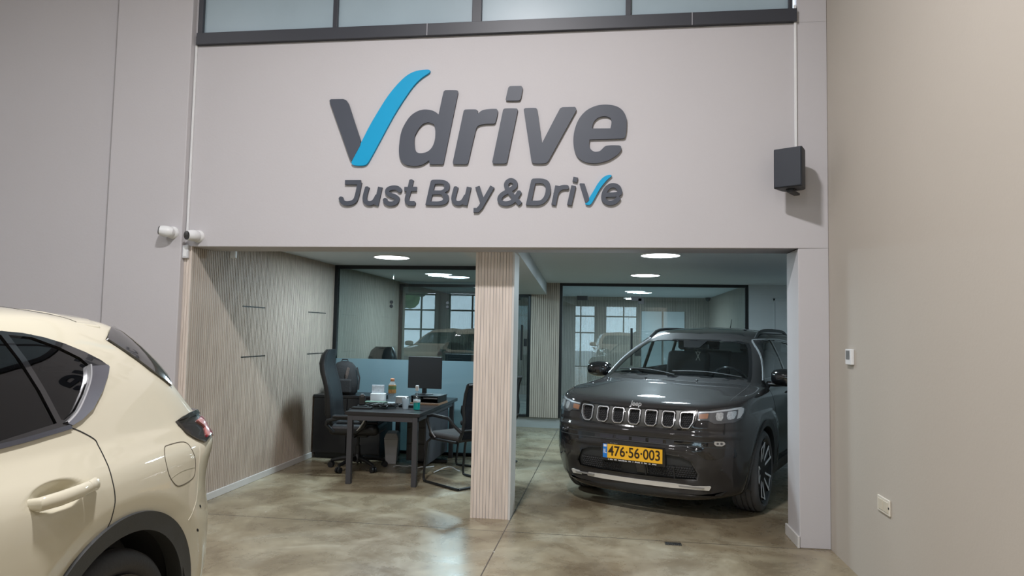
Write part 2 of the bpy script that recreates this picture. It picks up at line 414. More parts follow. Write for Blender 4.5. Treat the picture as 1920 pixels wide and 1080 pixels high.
# slatted walls (backing + real slats)
def slats_x(mb, x0, x1, y, z0, z1, pitch, gap, dep):
    n = max(1, round((x1-x0)/pitch)); p = (x1-x0)/n
    for k in range(n): mb.box(x0+k*p+gap/2, x0+(k+1)*p-gap/2, y-dep, y, z0, z1)
def slats_y(mb, y0, y1, x, z0, z1, pitch, gap, dep):
    n = max(1, round((y1-y0)/pitch)); p = (y1-y0)/n
    for k in range(n): mb.box(min(x, x+dep), max(x, x+dep), y0+k*p+gap/2, y0+(k+1)*p-gap/2, z0, z1)
sw = MB(); slats_y(sw, YF+.0, YR, -3.424, .0, HC, .0285, .0100, .014); st('wall_slatted_left', sw, M_OAK)
st('wall_slat_backing', MB().box(-3.55, -3.424, YF+.004, YR, 0, HC), M_GROOVE)
ss = MB(); slats_x(ss, -3.475, -3.408, YF-.002, .0, H, .022, .003, .012); ss.box(-3.475, -3.412, YF-.002, YF+.003, 0, H); st('trim_slatted_corner', ss, M_OAKP)
st('baseboard_left', MB().box(-3.412, -3.395, YF+.02, YG, 0, .062), M_BASE, .004)
# slits cut between some slats for shelves (dark horizontal grooves)
sl = MB()
for (y0, y1, z) in ((6.18, 6.62, 1.695), (6.19, 6.66, 1.216), (7.64, 8.15, 1.686), (7.65, 8.15, 1.205)): sl.box(-3.4105, -3.4085, y0, y1, z-.005, z+.005)
st('trim_wall_slits', sl, M_BLK)
# middle pillar and beam running back from it
pl = MB(); pl.box(-1.082, -.770, 5.668, 5.95, 0, H); slats_x(pl, -1.087, -.778, 5.668, 0, H, .0258, .0028, .010)
st('pillar_core', MB().box(-1.080, -.765, 5.667, 5.97, 0, H), M_WALL)
pb = MB(); slats_x(pb, -1.087, -.778, 5.667, 0, H, .0258, .0036, .008); st('trim_pillar_slats', pb, M_OAKP)
st('trim_pillar_edge', MB().box(-.778, -.761, 5.655, 5.95, 0, H), M_BASE)
st('ceiling_beam', MB().box(-1.20, -.765+.0, YT, YB, H-.05, HC), M_CEIL) if False else None
st('ceiling_beam', MB().add([(-1.20, YT, H), (-.74, YT, H), (-.975, YB, H-.045), (-1.40, YB, H-.045), (-1.20, YT, HC), (-.74, YT, HC), (-.975, YB, HC), (-1.40, YB, HC)], [(0, 1, 2, 3), (4, 7, 6, 5), (0, 4, 5, 1), (1, 5, 6, 2), (2, 6, 7, 3), (3, 7, 4, 0)]), M_CEIL)
st('wall_back_pillar', MB().box(-1.22, -.765, YB-.03, YB+.25, .165, HC), M_GROOVE)
bp = MB(); slats_x(bp, -1.22, -.785, YB-.03, .165, HC, .034, .006, .012); bp.box(-.785, -.765, YB-.045, YB-.03, .165, HC); st('trim_back_pillar_slats', bp, M_OAK)
# back walls
bw = MB(); slats_x(bw, -3.4, 2.13, YR, .165, HC, .034, .009, .012); st('wall_back_slatted', bw, M_OAK)
st('wall_back', MB().box(-3.5, 2.3, YR, YR+.15, 0, HC), M_GROOVE)
bw = MB(); slats_y(bw, YB+.08, YR, 2.13, .165, HC, .034, .009, -.012); st('wall_inner_slatted', bw, M_OAK)
st('wall_inner', MB().box(2.13, 2.25, YB+.08, YR, .165, HC), M_GROOVE)
st('wall_white', MB().box(2.14, 3.35, YB-.02, YB+.08, 0, HC), M_WHITEW)
st('wall_right_bay', MB().box(3.2, 3.4, YT, YB, 0, HC), M_WHITEW)
st('wall_right_bay_front', MB().box(1.6, 3.4, YT-.05, YT, 0, HC), M_WHITEW)
d = MB(); d.box(2.50, 2.53, YB-.035, YB-.02, 0, 2.10); d.box(2.50, 3.2, YB-.035, YB-.02, 2.06, 2.10); st('trim_white_door', d, M_WHITEW, .003)
st('door_1', MB().box(2.53, 3.15, YB-.028, YB-.02, 0, 2.06), mat('white door leaf', (.66, .69, .70), .4), .003)
st('door_2', MB().box(.71, 1.13, YR-.05, YR-.013, .165, 2.0), mat('white door leaf', (.66, .69, .70), .4), .003)
st('door_3', MB().box(1.17, 1.60, YR-.05, YR-.013, .165, 2.0), mat('white door leaf', (.66, .69, .70), .4), .003)
st('baseboard_jamb', MB().box(1.362, 1.378, YF-.008, YT+.02, 0, .085), M_BASE, .004)
# clerestory window above the facade
wn = MB(); wn.box(-3.45, 1.372, YF-.035, YF+.04, 3.858, 3.957); wn.box(-3.448, -3.408, YF-.02, YF+.05, 3.957, 5.35); wn.box(1.318, 1.345, YF-.02, YF+.05, 3.957, 5.35)
for a, b in ((-2.261, -2.222), (-1.100, -1.022), (.110, .151)): wn.box(a, b, YF-.02, YF+.05, 3.957, 5.35)
wn.box(-3.448, 1.345, YF-.02, YF+.05, 5.30, 5.36)
wo = st('window_1', wn, M_FRAME, .003)
for a, b in ((-3.41, -2.26), (-2.222, -1.1), (-1.022, .11), (.151, 1.32)): MB().box(a, b, YF+.012, YF+.02, 3.95, 5.31).build('pane', M_PANE, wo)
MB().box(-1.463, -1.457, YF-.037, YF-.034, 3.858, 3.957).build('frame_joint', mat('joint sealant', (.35, .35, .38), .6), wo)
MB().box(.607, .613, YF-.037, YF-.034, 3.858, 3.957).build('frame_joint', mat('joint sealant', (.35, .35, .38), .6), wo)
# glass partitions: frames are structure, panes their parts
def partition(name, x0, x1, y, z0, z1, panes, fw_=.045, frost=None, sides=(1, 1), bottom=True, kind_name=None):
    f = MB()
    if sides[0]: f.box(x0, x0+fw_, y-.03, y+.03, z0, z1)
    if sides[1]: f.box(x1-fw_, x1, y-.03, y+.03, z0, z1)
    f.box(x0+fw_*sides[0], x1-fw_*sides[1], y-.03, y+.03, z1-fw_, z1)
    if bottom: f.box(x0+fw_*sides[0], x1-fw_*sides[1], y-.03, y+.03, z0, z0+.035)
    o = st(name, f, M_BLK, .002); xs = [x0+fw_*sides[0]]+panes+[x1-fw_*sides[1]]
    for a, b in zip(xs, xs[1:]):
        MB().box(a+.002, b-.002, y-.005, y+.005, z0+.03, z1-fw_).build('glass_pane', M_GLASS, o)
    if frost: MB().box(xs[0], xs[-1], y-.0075, y-.0055, z0+.03, frost).build('frosted_film', M_FROST, o)
    return o
pa = partition('window_2', -3.41, -1.50, YG, 0, HC, [-2.655, -1.945], frost=1.135)
for x in (-2.67, -1.955):
    for z in (1.795, 1.845): MB().lathe([(0, -.016), (.018, -.016), (.022, -.012), (.022, -.006)], (x, YG, z), 'y', 16).build('glass_clamp', M_BLK, pa)
pside = MB(); pside.box(-1.50, -1.455, YG+.03, YG+.075, 0, HC); pside.box(-1.49, -1.47, YG+.075, YB-.03, HC-.045, HC); ps = st('window_3', pside, M_BLK)
MB().box(-1.484, -1.476, YG+.075, YB-.04, .02, HC-.045).build('glass_pane', M_GLASS, ps)
pc = partition('window_4', -3.40, -1.50, YB, .165, HC-.04, [-2.62])
dl = partition('window_5', -1.50, -1.222, YB, .165, 2.11, [], sides=(0, 1))
pr_ = partition('window_6', -.765, 2.135, YB, .165, HC, [-.43, .50])
for a, b in ((-.49, -.32), (.36, .52)): MB().box(a, b, YB-.022, YB+.022, 2.03, 2.10).build('door_pivot_clamp', M_BLK, pr_)
MB().box(.47, .56, YB-.022, YB+.022, 1.98, 2.07).build('door_pivot_clamp', M_BLK, pr_)
MB().box(-1.47, -1.40, YB-.022, YB+.022, 2.02, 2.07).build('door_pivot_clamp', M_BLK, dl)
def pull(parent, x, z0, z1):
    h = MB(); h.tube([(x, YB-.06, z0), (x, YB-.06, z1)], .016, 10); h.bar((x, YB-.06, z0+.12), (x, YB+.0, z0+.12), .014); h.bar((x, YB-.06, z1-.12), (x, YB, z1-.12), .014); h.build('pull_handle', M_BLK, parent)
pull(dl, -1.36, 1.06, 1.62); pull(pr_, .37, 1.02, 1.60)
MB().box(.42, .52, YB-.03, YB+.03, 1.17, 1.30).build('door_lock', M_BLK, pr_)
MB().box(-1.33, -1.28, YB-.03, YB+.03, 1.28, 1.40).build('door_lock', M_BLK, dl)
# shop front behind the viewer: daylight comes through it
SY = -9.0
sf = MB(); sf.box(-8.1, 1.6, SY-.2, SY, 2.92, 5.7); sf.box(-8.1, -7.85, SY-.2, SY, 0, 2.92); sf.box(-6.44, -5.95, SY-.25, SY+.1, 0, 2.92); sf.box(-.53, -.13, SY-.25, SY+.1, 0, 2.92); sf.box(1.30, 1.6, SY-.2, SY, 0, 2.92)
st('wall_front', sf, mat('front wall paint', (.25, .25, .27), .8))
def shopwin(name, x0, x1, xs):
    f = MB()
    for z in (.05, 1.55, 2.28, 2.87): f.box(x0, x1, SY-.06, SY, z-.03, z+.03)
    for x in [x0]+xs+[x1]: f.box(x-.03, x+.03, SY-.06, SY, .02, 2.9)
    o = st(name, f, M_FRAME)
    MB().box(x0, x1, SY-.035, SY-.028, .05, 2.87).build('glass_pane', M_GLASS, o); return o
shopwin('window_7', -7.82, -6.47, [-7.02]); shopwin('window_8', -5.92, -.56, [-5.05, -4.2, -3.3, -2.4, -1.83, -1.2]); shopwin('window_9', -.10, 1.27, [.69])
st('ground_outside', MB().box(-30, 22, -40, -9.3, -.15, -.02), mat('pavement outside', (.30, .30, .30), .8))
# trees and a bright wall across the street, seen only as reflections
# ================================================================== car bodies: one smooth lofted surface, cut into panels, with trim, glass and lamps laid on it
class Body:
    def __init__(s, rows, nu, nv, disp=None):
        S = net_surface(rows, nu, nv); s.nu, s.nv = nu, nv
        if disp is not None:
            q = disp(S)
            if isinstance(q, tuple): S[..., 0] += q[0]; S[..., 1] += q[1]
            else: S[..., 1] += q
        dv = np.gradient(S, axis=0); du = np.gradient(S, axis=1)
        n = np.cross(du, dv); ln = np.linalg.norm(n, axis=2, keepdims=True); n = n/np.maximum(ln, 1e-9)
        n[:, 0, 1] = 0; n[:, -1, 1] = 0; n[-1] = (0, 0, 1)
        n /= np.maximum(np.linalg.norm(n, axis=2, keepdims=True), 1e-9)
        # outward?
        if n[nv//3, nu//2, 1] < 0: n = -n
        mir = np.array([1, -1, 1.])
        L = S.reshape(-1, 3); nL = n.reshape(-1, 3)
        s.V = np.concatenate([L, L*mir]); s.N = np.concatenate([nL, nL*mir])
        idx = np.arange(nv*nu).reshape(nv, nu)
        q = np.stack([idx[:-1, :-1], idx[:-1, 1:], idx[1:, 1:], idx[1:, :-1]], -1).reshape(-1, 4)
        s.F = np.concatenate([q, q[:, ::-1]+nv*nu])
        s.C = s.V[s.F].mean(1); s.CN = s.N[s.F].mean(1)
        s.bvh = BVHTree.FromPolygons([tuple(v) for v in s.V], [tuple(map(int, f)) for f in s.F])
        s.gone = np.zeros(len(s.F), bool); s.part = np.zeros(len(s.F), int); s.names = ['body_shell']
    def mask(s, proj, poly):
        C, Nn = s.C, s.CN
        if proj == 'L': return inside_np(C[:, 0], C[:, 2], poly) & (C[:, 1] > 0) & (Nn[:, 1] > .18)
        if proj == 'R': return inside_np(C[:, 0], C[:, 2], poly) & (C[:, 1] < 0) & (Nn[:, 1] < -.18)
        if proj == 'F': return inside_np(C[:, 1], C[:, 2], poly) & (Nn[:, 0] > .10) & (C[:, 0] > s.C[:, 0].max()-2.4)
        if proj == 'B': return inside_np(C[:, 1], C[:, 2], poly) & (Nn[:, 0] < -.10) & (C[:, 0] < s.C[:, 0].min()+1.6)
        if proj == 'T': return inside_np(C[:, 0], C[:, 1], poly) & (Nn[:, 2] > .2)
    def cut(s, proj, poly):
        s.gone |= s.mask(proj, poly)
    def panel(s, name, proj, poly, extra=None):
        m = s.mask(proj, poly) & (s.part == 0)
        if extra is not None: m &= extra
        s.names.append(name); s.part[m] = len(s.names)-1
    def hit(s, proj, a, b):
        o, d = {'L': ((a, 3, b), (0, -1, 0)), 'R': ((a, -3, b), (0, 1, 0)), 'F': ((9, a, b), (-1, 0, 0)), 'B': ((-9, a, b), (1, 0, 0)), 'T': ((a, b, 4), (0, 0, -1))}[proj]
        h = s.bvh.ray_cast(Vector(o), Vector(d))
        if h[0] is None:
            h = s.bvh.find_nearest(Vector({'L': (a, .8, b), 'R': (a, -.8, b), 'F': (s.V[:, 0].max(), a, b), 'B': (s.V[:, 0].min(), a, b), 'T': (a, b, 1.5)}[proj]))
        p = np.array(h[0]); f = s.F[h[2]]
        w = 1/(np.linalg.norm(s.V[f]-p, axis=1)**2+1e-8); n = (s.N[f]*w[:, None]).sum(0); n /= np.linalg.norm(n)
        return p, n
    def build(s, parent, mats, default):
        out = {}
        for k, nm in enumerate(s.names):
            m = (s.part == k) & ~s.gone
            if not m.any(): continue
            F = s.F[m]; used, inv = np.unique(F, return_inverse=True); F = inv.reshape(F.shape)
            me = bpy.data.meshes.new(nm); me.from_pydata(s.V[used].tolist(), [], F.tolist())
            me.polygons.foreach_set('use_smooth', [True]*len(F)); me.update()
            me.normals_split_custom_set_from_vertices(s.N[used].tolist())
            me.materials.append(mats.get(nm, default)); o = bpy.data.objects.new(nm, me); COL.objects.link(o); o.parent = parent
            out.setdefault(nm, o)
        return out
    def patch(s, name, proj, polys, holes=(), off=.003, th=.012, grid=.03, m=None, parent=None, push=None):
        if polys and not hasattr(polys[0][0], '__len__'): polys = [polys]
        V2, F = tri_region(polys, holes, grid)
        used = sorted({i for t in F for i in t}); ix = {i: k for k, i in enumerate(used)}
        top = []; nn = []; back = []
        for i in used:
            p, n = s.hit(proj, *V2[i]); o_ = off+(push(*V2[i]) if push else 0)
            top.append(p+n*o_); nn.append(n); back.append(p-n*th)
        F = [tuple(ix[i] for i in t) for t in F]
        a = np.array(top); f0 = F[len(F)//2]; fn = np.cross(a[f0[1]]-a[f0[0]], a[f0[2]]-a[f0[0]])
        if fn @ nn[f0[0]] < 0: F = [t[::-1] for t in F]
        v = list(top); normals = [tuple(n) for n in nn]; B = boundary(F); faces = list(F)
        if push: normals = [(0, 0, 0)]*len(v)
        k = len(v); mp = {}
        for e in B:
            for i in e:
                if i not in mp: mp[i] = k; v += [top[i], back[i]]; normals += [(0, 0, 0)]*2; k += 2
        for x, y in B: faces.append((mp[y], mp[x], mp[x]+1, mp[y]+1))
        me = bpy.data.meshes.new(name); me.from_pydata([tuple(map(float, p)) for p in v], [], faces)
        me.polygons.foreach_set('use_smooth', [True]*len(faces)); me.update()
        me.normals_split_custom_set_from_vertices(normals)
        me.materials.append(m); o = bpy.data.objects.new(name, me); COL.objects.link(o); o.parent = parent
        return o
    def line(s, name, proj, pts, w=.006, off=.0012, m=None, parent=None, sm=4, closed=False, th=.004, step=.02):
        P = smooth_poly(pts, sm, closed) if sm > 1 else [tuple(p) for p in pts]
        if closed: P = P+[P[0]]
        Q = [P[0]]
        for a, b in zip(P, P[1:]):
            a = np.array(a); b = np.array(b); L = np.linalg.norm(b-a); k = max(1, int(L/step))
            Q += [tuple(a+(b-a)*(j+1)/k) for j in range(k)]
        H = [s.hit(proj, *q) for q in Q]; mb = MB(); v = []; f = []; n = len(H)
        for i, (p, nn) in enumerate(H):
            d = H[min(i+1, n-1)][0]-H[max(i-1, 0)][0]; d = d/max(np.linalg.norm(d), 1e-9); a = np.cross(nn, d)
            a /= max(np.linalg.norm(a), 1e-9); ww = (w[min(len(w)-1, int(i*len(w)/n))] if hasattr(w, '__len__') else w)/2
            v += [p+a*ww-nn*th, p+a*ww+nn*off, p-a*ww+nn*off, p-a*ww-nn*th]
        for i in range(n-1):
            for k in range(3): f.append((4*i+k, 4*i+k+1, 4*i+k+5, 4*i+k+4))
        mb.add(v, f); mb.sm = [True]*len(mb.f)
        return mb.build(name, m, parent)
def car_row(xf, xr, w, zf, zs, zr, df=None, yf=None, dr=None, yr=None, lean=0):
    df = df or (0, .012, .06, .19, .42); yf = yf or (0, .40, .69, .88, .967)
    dr = dr or (.36, .14, .05, .01, 0); yr = yr or (.975, .88, .68, .38, 0)
    P = [(xf-d, w*y) for d, y in zip(df, yf)]
    x4, x10 = P[-1][0], xr+dr[0]
    for k in range(1, 6):
        t = k/6; P.append((x4+(x10-x4)*t, w*(1 if 1 < k < 5 else .998)))
    P += [(xr+d, w*y) for d, y in zip(dr, yr)]
    z = [zf, zf+(zs-zf)*.06, zf+(zs-zf)*.25, zf+(zs-zf)*.6, zf+(zs-zf)*.9]+[zs]*5+[zs+(zr-zs)*.15, zs+(zr-zs)*.5, zs+(zr-zs)*.8, zs+(zr-zs)*.97, zr]
    if hasattr(zs, '__len__'): z = list(zs)
    return [(x, y, zz) for (x, y), zz in zip(P, z)]
def circle2(cx, cz, r, a0=0, a1=360, n=40): return [(cx+r*math.cos(math.radians(a0+(a1-a0)*i/n)), cz+r*math.sin(math.radians(a0+(a1-a0)*i/n))) for i in range(n+1)]
def wheel(parent, x, y, sgn, R_, rim, width, spokes, m_t, m_rim, m_dark, steer=0, name='wheel', twin=True, m_face=None):
    w = empty(name, (x, y, R_)); w.parent = parent; w.rotation_euler.z = steer
    t = MB(); h = width/2; b = sgn
    prof = [(rim+.012, h*.80), (rim+.03, h*.93), (R_-.05, h*1.0), (R_-.022, h*.93), (R_-.006, h*.80), (R_, h*.6)]
    gro = []
    for g in (.55, .18, -.18, -.55):
        gro += [(R_, h*(g+.05)), (R_-.009, h*(g+.04)), (R_-.009, h*(g-.04)), (R_, h*(g-.05))]
    prof = prof+gro+[(r, -hh) for r, hh in prof[::-1]]
    t.lathe(prof, (0, 0, 0), 'y', 64); tyre = t.build('tyre', m_t, w)
    tb = MB()
    r = MB(); o = b*h
    r.lathe([(rim-.012, -b*h*.8), (rim-.02, 0), (rim-.012, o*.8), (rim+.012, o*.95), (rim+.014, o*.80)], (0, 0, 0), 'y', 64)
    rim_o = r.build('rim', m_dark, w)
    s2 = MB(); n = spokes
    for k in range(n):
        a = 2*PI*k/n
        for dd in ((-1, 1) if twin else (0,)):
            a0 = a+dd*.16; a1 = a+dd*.27
            p = [((.055)*math.cos(a0+dd*.1), (.055)*math.sin(a0+dd*.1)), ((rim-.01)*math.cos(a1), (rim-.01)*math.sin(a1))]
            s2.bar((p[0][0], o*.62, p[0][1]), (p[1][0], o*.86, p[1][1]), .024 if twin else .05, .02, (0, 1, 0))
    s2.build('spoke', m_rim, rim_o)
    if m_face:
        s4 = MB()
        for k in range(n):
            a = 2*PI*k/n
            for dd in (-1, 1):
                a0 = a+dd*.16; a1 = a+dd*.27
                s4.bar((.075*math.cos(a0+dd*.1), o*.64+b*.0125, .075*math.sin(a0+dd*.1)), ((rim-.012)*math.cos(a1), o*.86+b*.0125, (rim-.012)*math.sin(a1)), .016, .006, (0, 1, 0))
            am = a; s4.bar(((rim-.02)*math.cos(a-.27), o*.86+b*.01, (rim-.02)*math.sin(a-.27)), ((rim-.02)*math.cos(a+.27), o*.86+b*.01, (rim-.02)*math.sin(a+.27)), .008, .004, (0, 1, 0))
        s4.build('spoke_face', m_face, rim_o)
    s3 = MB(); s3.lathe([(.07, o*.5), (.07, o*.64), (.034, o*.70), (0, o*.705)], (0, 0, 0), 'y', 32); s3.build('hub_cap', m_dark, rim_o)
    s5 = MB(); s5.lathe([(.16, o*.05), (.16, o*.12), (.06, o*.2), (0, o*.2)], (0, 0, 0), 'y', 40); s5.build('brake_disc', mat('brake steel', (.25, .25, .26), .35, 1), w)
    return w
# ------------------------------------------------------------------ shape of the two cars (x forward, y left, z up)
GH = dict(df=(0, .02, .075, .17, .34), yf=(0, .40, .72, .92, .985))
def jeep_rows():
    R_ = []
    #        xf    xr     w     zf   zs   zr
    for a in [(.72, -3.30, .80, .160, .225, .25), (.76, -3.42, .83, .205, .25, .30), (.775, -3.50, .86, .30, .33, .38),
              (.815, -3.53, .875, .42, .45, .50), (.83, -3.54, .885, .56, .58, .62), (.82, -3.54, .89, .70, .70, .74), (.80, -3.52, .888, .81, .81, .86),
              (.765, -3.50, .878, .895, .90, .96)]:
        R_.append(car_row(*a))
    R_.append(car_row(.70, -3.47, .86, .950, .975, 1.03, df=(0, .015, .07, .19, .42), yf=(0, .40, .70, .89, .975)))
    R_.append(car_row(.42, -3.45, .838, .998, 1.01, 1.06, df=(0, .01, .04, .12, .30), yf=(0, .38, .66, .86, .975)))
    R_.append(car_row(.02, -3.44, .822, 1.060, 1.03, 1.08, df=(0, .01, .04, .12, .26), yf=(0, .38, .68, .89, .985)))
    R_.append(car_row(-.12, -3.42, .81, 1.085, 1.06, 1.11, **GH))
    R_.append(car_row(-.36, -3.36, .765, 1.205, 1.20, 1.22, **GH))
    R_.append(car_row(-.70, -3.24, .705, 1.365, 1.36, 1.37, **GH))
    R_.append(car_row(-.98, -3.10, .645, 1.485, 1.48, 1.49, **GH))
    R_.append(car_row(-1.10, -3.02, .600, 1.530, 1.528, 1.535, **GH))
    R_.append(car_row(-1.22, -2.95, .52, 1.555, 1.558, 1.560, **GH))
    R_.append(car_row(-1.38, -2.80, .27, 1.578, 1.585, 1.580, **GH))
    R_.append([(-1.44-1.3*i/14, 0, 1.59+.008*math.sin(PI*i/14)) for i in range(15)])
    return R_
def cream_rows():
    R_ = []; F_ = 2.70
    RR = dict(dr=(.42, .20, .08, .015, 0), yr=(.955, .83, .62, .33, 0))
    RS = dict(dr=(.34, .13, .05, .01, 0), yr=(.955, .86, .67, .36, 0))
    RU = dict(dr=(.30, .11, .04, .01, 0), yr=(.955, .87, .68, .36, 0))
    for a in [(F_+.60, -.72, .80, .20, .235, .26), (F_+.72, -.84, .855, .23, .265, .30), (F_+.82, -.91, .90, .32, .34, .38),
              (F_+.87, -.935, .918, .45, .46, .52), (F_+.89, -.93, .925, .58, .58, .62), (F_+.88, -.915, .93, .70, .70, .72), (F_+.85, -.89, .925, .80, .82, .83)]:
        R_.append(car_row(*a, **RR))
    R_.append(car_row(F_+.80, -.82, .912, .88, .92, .93, **RS))
    R_.append(car_row(F_+.68, -.83, .893, .94, .985, 1.0, **RU))
    R_.append(car_row(F_+.30, -.82, .870, 1.00, 1.03, 1.04, df=(0, .01, .04, .12, .30), yf=(0, .38, .66, .86, .975), **RU))
    R_.append(car_row(F_-.22, -.815, .852, 1.075, 1.07, 1.09, df=(0, .01, .04, .12, .26), yf=(0, .38, .68, .89, .985), **RU))
    R_.append(car_row(F_-.38, -.775, .835, 1.11, 1.11, 1.13, **GH, **RU))
    R_.append(car_row(F_-.68, -.68, .785, 1.235, 1.24, 1.25, **GH, **RU))
    R_.append(car_row(F_-1.02, -.58, .722, 1.375, 1.37, 1.37, **GH, **RU))
    R_.append(car_row(F_-1.30, -.50, .660, 1.475, 1.455, 1.455, **GH, **RU))
    R_.append(car_row(F_-1.42, -.45, .615, 1.515, 1.50, 1.49, **GH, **RU))
    R_.append(car_row(F_-1.55, -.38, .54, 1.548, 1.535, 1.51, **GH, **RU))
    R_.append(car_row(F_-1.72, -.24, .28, 1.575, 1.570, 1.535, **GH, **RU))
    R_.append([(.95-.95*i/14, 0, 1.588-.030*(i/14)**2) for i in range(15)])
    return R_
# ------------------------------------------------------------------ car materials
def paint(name, col, metal, rough):
    m = mat(name, col, rough, metal, spec=.06, coat=1, var=(3, .015)); return m
M_TYRE = mat('tyre rubber', (.035, .035, .037), .75, bump=(90, .2))
M_TYRE2 = mat('dusty tyre rubber', (.10, .098, .10), .8, bump=(90, .2))
M_CLAD = mat('black grained plastic', (.030, .032, .033), .5, bump=(300, .15))
M_DARK = mat('dark car interior', (.026, .027, .029), .7)
M_SEAT = mat('dark seat cloth', (.085, .088, .092), .8); M_CABIN = mat('cabin trim', (.055, .057, .060), .6)
M_GBLK = mat('gloss black plastic', (.008, .008, .009), .12, coat=1)
M_CHROME = mat('chrome', (.80, .81, .83), .20, .75)
M_GREYTRIM = mat('satin grey grille', (.10, .10, .095), .35, .6)
M_SILV = mat('silver skid trim', (.70, .68, .62), .40, .2)
M_CGLASS = glass_mat('car window glass', (.72, .78, .78))
M_PGLASS = glass_mat('dark privacy glass', (.10, .11, .12))
M_WGLASS = glass_mat('windscreen glass', (.88, .93, .93), refl=.8, ior=1.75)
M_LENS = glass_mat('clear lamp lens', (.92, .94, .95))
M_LAMPB = mat('lamp housing', (.10, .10, .105), .3, .3)
M_REFL = mat('lamp reflector', (.80, .82, .86), .18, 1)
M_AMBER = mat('amber reflector', (.40, .19, .11), .25, coat=1)
M_GAP = mat('panel gap', (.012, .012, .012), .9)
M_RED = mat('red lamp lens', (.28, .012, .03), .12, coat=1)
M_REDP = mat('pale red lamp bar', (.52, .20, .18), .25, coat=1)
def mir(P): return [(-a, b) for a, b in P]
def liner(parent, x, r, y0, y1, R0):
    """dark inner wheel arch, one per side"""
    mb = MB(); n = 24; v = []; f = []
    for k in range(n+1):
        a = PI*(-.08+1.16*k/n); v += [(x+r*math.cos(a), y0, R0+r*math.sin(a)), (x+r*math.cos(a), y1, R0+r*math.sin(a))]
    for k in range(n): f.append((2*k, 2*k+1, 2*k+3, 2*k+2))
    mb.add(v, f, True); b = len(mb.v)
    mb.add([(x, y0, R0)]+[(x+r*math.cos(PI*(-.08+1.16*k/n)), y0, R0+r*math.sin(PI*(-.08+1.16*k/n))) for k in range(n+1)], [(0, k+1, k+2) for k in range(n)])
    return mb.build('wheel_arch_liner', M_DARK, parent)
def arch_clad(B, parent, sg, cx, cz, r0, r1, m, a0=-18, a1=198, flat=None):
    proj = 'L' if sg > 0 else 'R'
    out = circle2(cx, cz, r1, a0, a1, 48); inn = circle2(cx, cz, r0, a0, a1, 48)[::-1]
    return B.patch('wheel_arch_cladding', proj, out+inn, (), .012, .05, .05, m, parent)
def mirror_unit(parent, x, y, z, sg, m, name='wing_mirror', size=(.085, .125, .078)):
    mb = MB(); v = []; n, k = 24, 10
    for i in range(k+1):
        t = i/k; a = PI*t
        for j in range(n):
            b = 2*PI*j/n; cx = math.cos(b); cz = math.sin(b)
            ex = abs(cx)**.75*math.copysign(1, cx); ez = abs(cz)**.75*math.copysign(1, cz)
            w = math.sin(a)**.55 if 0 < i < k else 0
            v.append((x+size[0]*ex*w*(1 if cx > 0 else .55), y+sg*(-math.cos(a))*size[1], z+size[2]*ez*w*(1-.10*t)))
    f = [(i*n+j, i*n+(j+1) % n, (i+1)*n+(j+1) % n, (i+1)*n+j) for i in range(k) for j in range(n)]
    mb.add(v, f, True); o = mb.build(name, m, parent)
    st = MB(); st.tube([(x+.02, y-sg*(size[1]+.07), z-size[2]*.7), (x+.01, y-sg*size[1]*.7, z-size[2]*.75), (x, y-sg*.02, z-size[2]*.7)], [.028, .024, .022], 10); st.build('mirror_stalk', M_GBLK, o)
    g = MB(); g.prism([(a_*.86*size[1]*sg+y, b_*.8*size[2]+z) for a_, b_ in round_poly([(-1, -1), (1, -1), (1, 1), (-1, 1)], .5)], x-size[0]*.56, x-size[0]*.50, Matrix(((0, 0, 1, 0), (1, 0, 0, 0), (0, 1, 0, 0), (0, 0, 0, 1))))
    g.build('mirror_glass', mat('mirror glass', (.8, .8, .8), .02, 1), o)
    return o
def seat(parent, x, y, z, m, w=.50):
    s = MB(); s.box(x-.25, x+.27, y-w/2, y+w/2, z, z+.16)
    o = s.build('seat', m, parent, .05, 3)
    b = MB(); Mx = Matrix.Translation((x-.24, y, z+.12)) @ Matrix.Rotation(-.30, 4, 'Y'); b.box(-.06, .07, -w/2, w/2, 0, .60, Mx); b.build('seat_back', m, o, .05, 3)
    h = MB(); h.box(-.04, .05, -.13, .13, .63, .80, Mx); h.bar(Mx @ Vector((0, -.06, .55)), Mx @ Vector((0, -.06, .68)), .012); h.bar(Mx @ Vector((0, .06, .55)), Mx @ Vector((0, .06, .68)), .012); h.build('headrest', m, o, .03, 3)
def text_mesh(s, size, font_off=0):
    c = bpy.data.curves.new('t', 'FONT'); c.body = s; c.size = size; c.offset = font_off; c.align_x = 'CENTER'; c.align_y = 'CENTER'; c.resolution_u = 6
    o = bpy.data.objects.new('t', c); COL.objects.link(o); dg = bpy.context.evaluated_depsgraph_get(); dg.update()
    me = bpy.data.meshes.new_from_object(o.evaluated_get(dg)); v = [tuple(p.co) for p in me.vertices]; f = [tuple(p.vertices) for p in me.polygons]
    bpy.data.objects.remove(o); bpy.data.curves.remove(c); bpy.data.meshes.remove(me)
    return v, f
def text_obj(name, s, size, mp, th, m, parent, sx=1.0, off=0):
    """raised lettering: mp(x, y, depth) -> point"""
    v, f = text_mesh(s, size, off); n = len(v); B = boundary(f)
    V = [mp(x*sx, y, 0) for x, y, _ in v]+[mp(x*sx, y, th) for x, y, _ in v]
    F = list(f)+[(b, a, a+n, b+n) for a, b in B]
    return MB().add(V, F).build(name, m, parent, fixn=False)
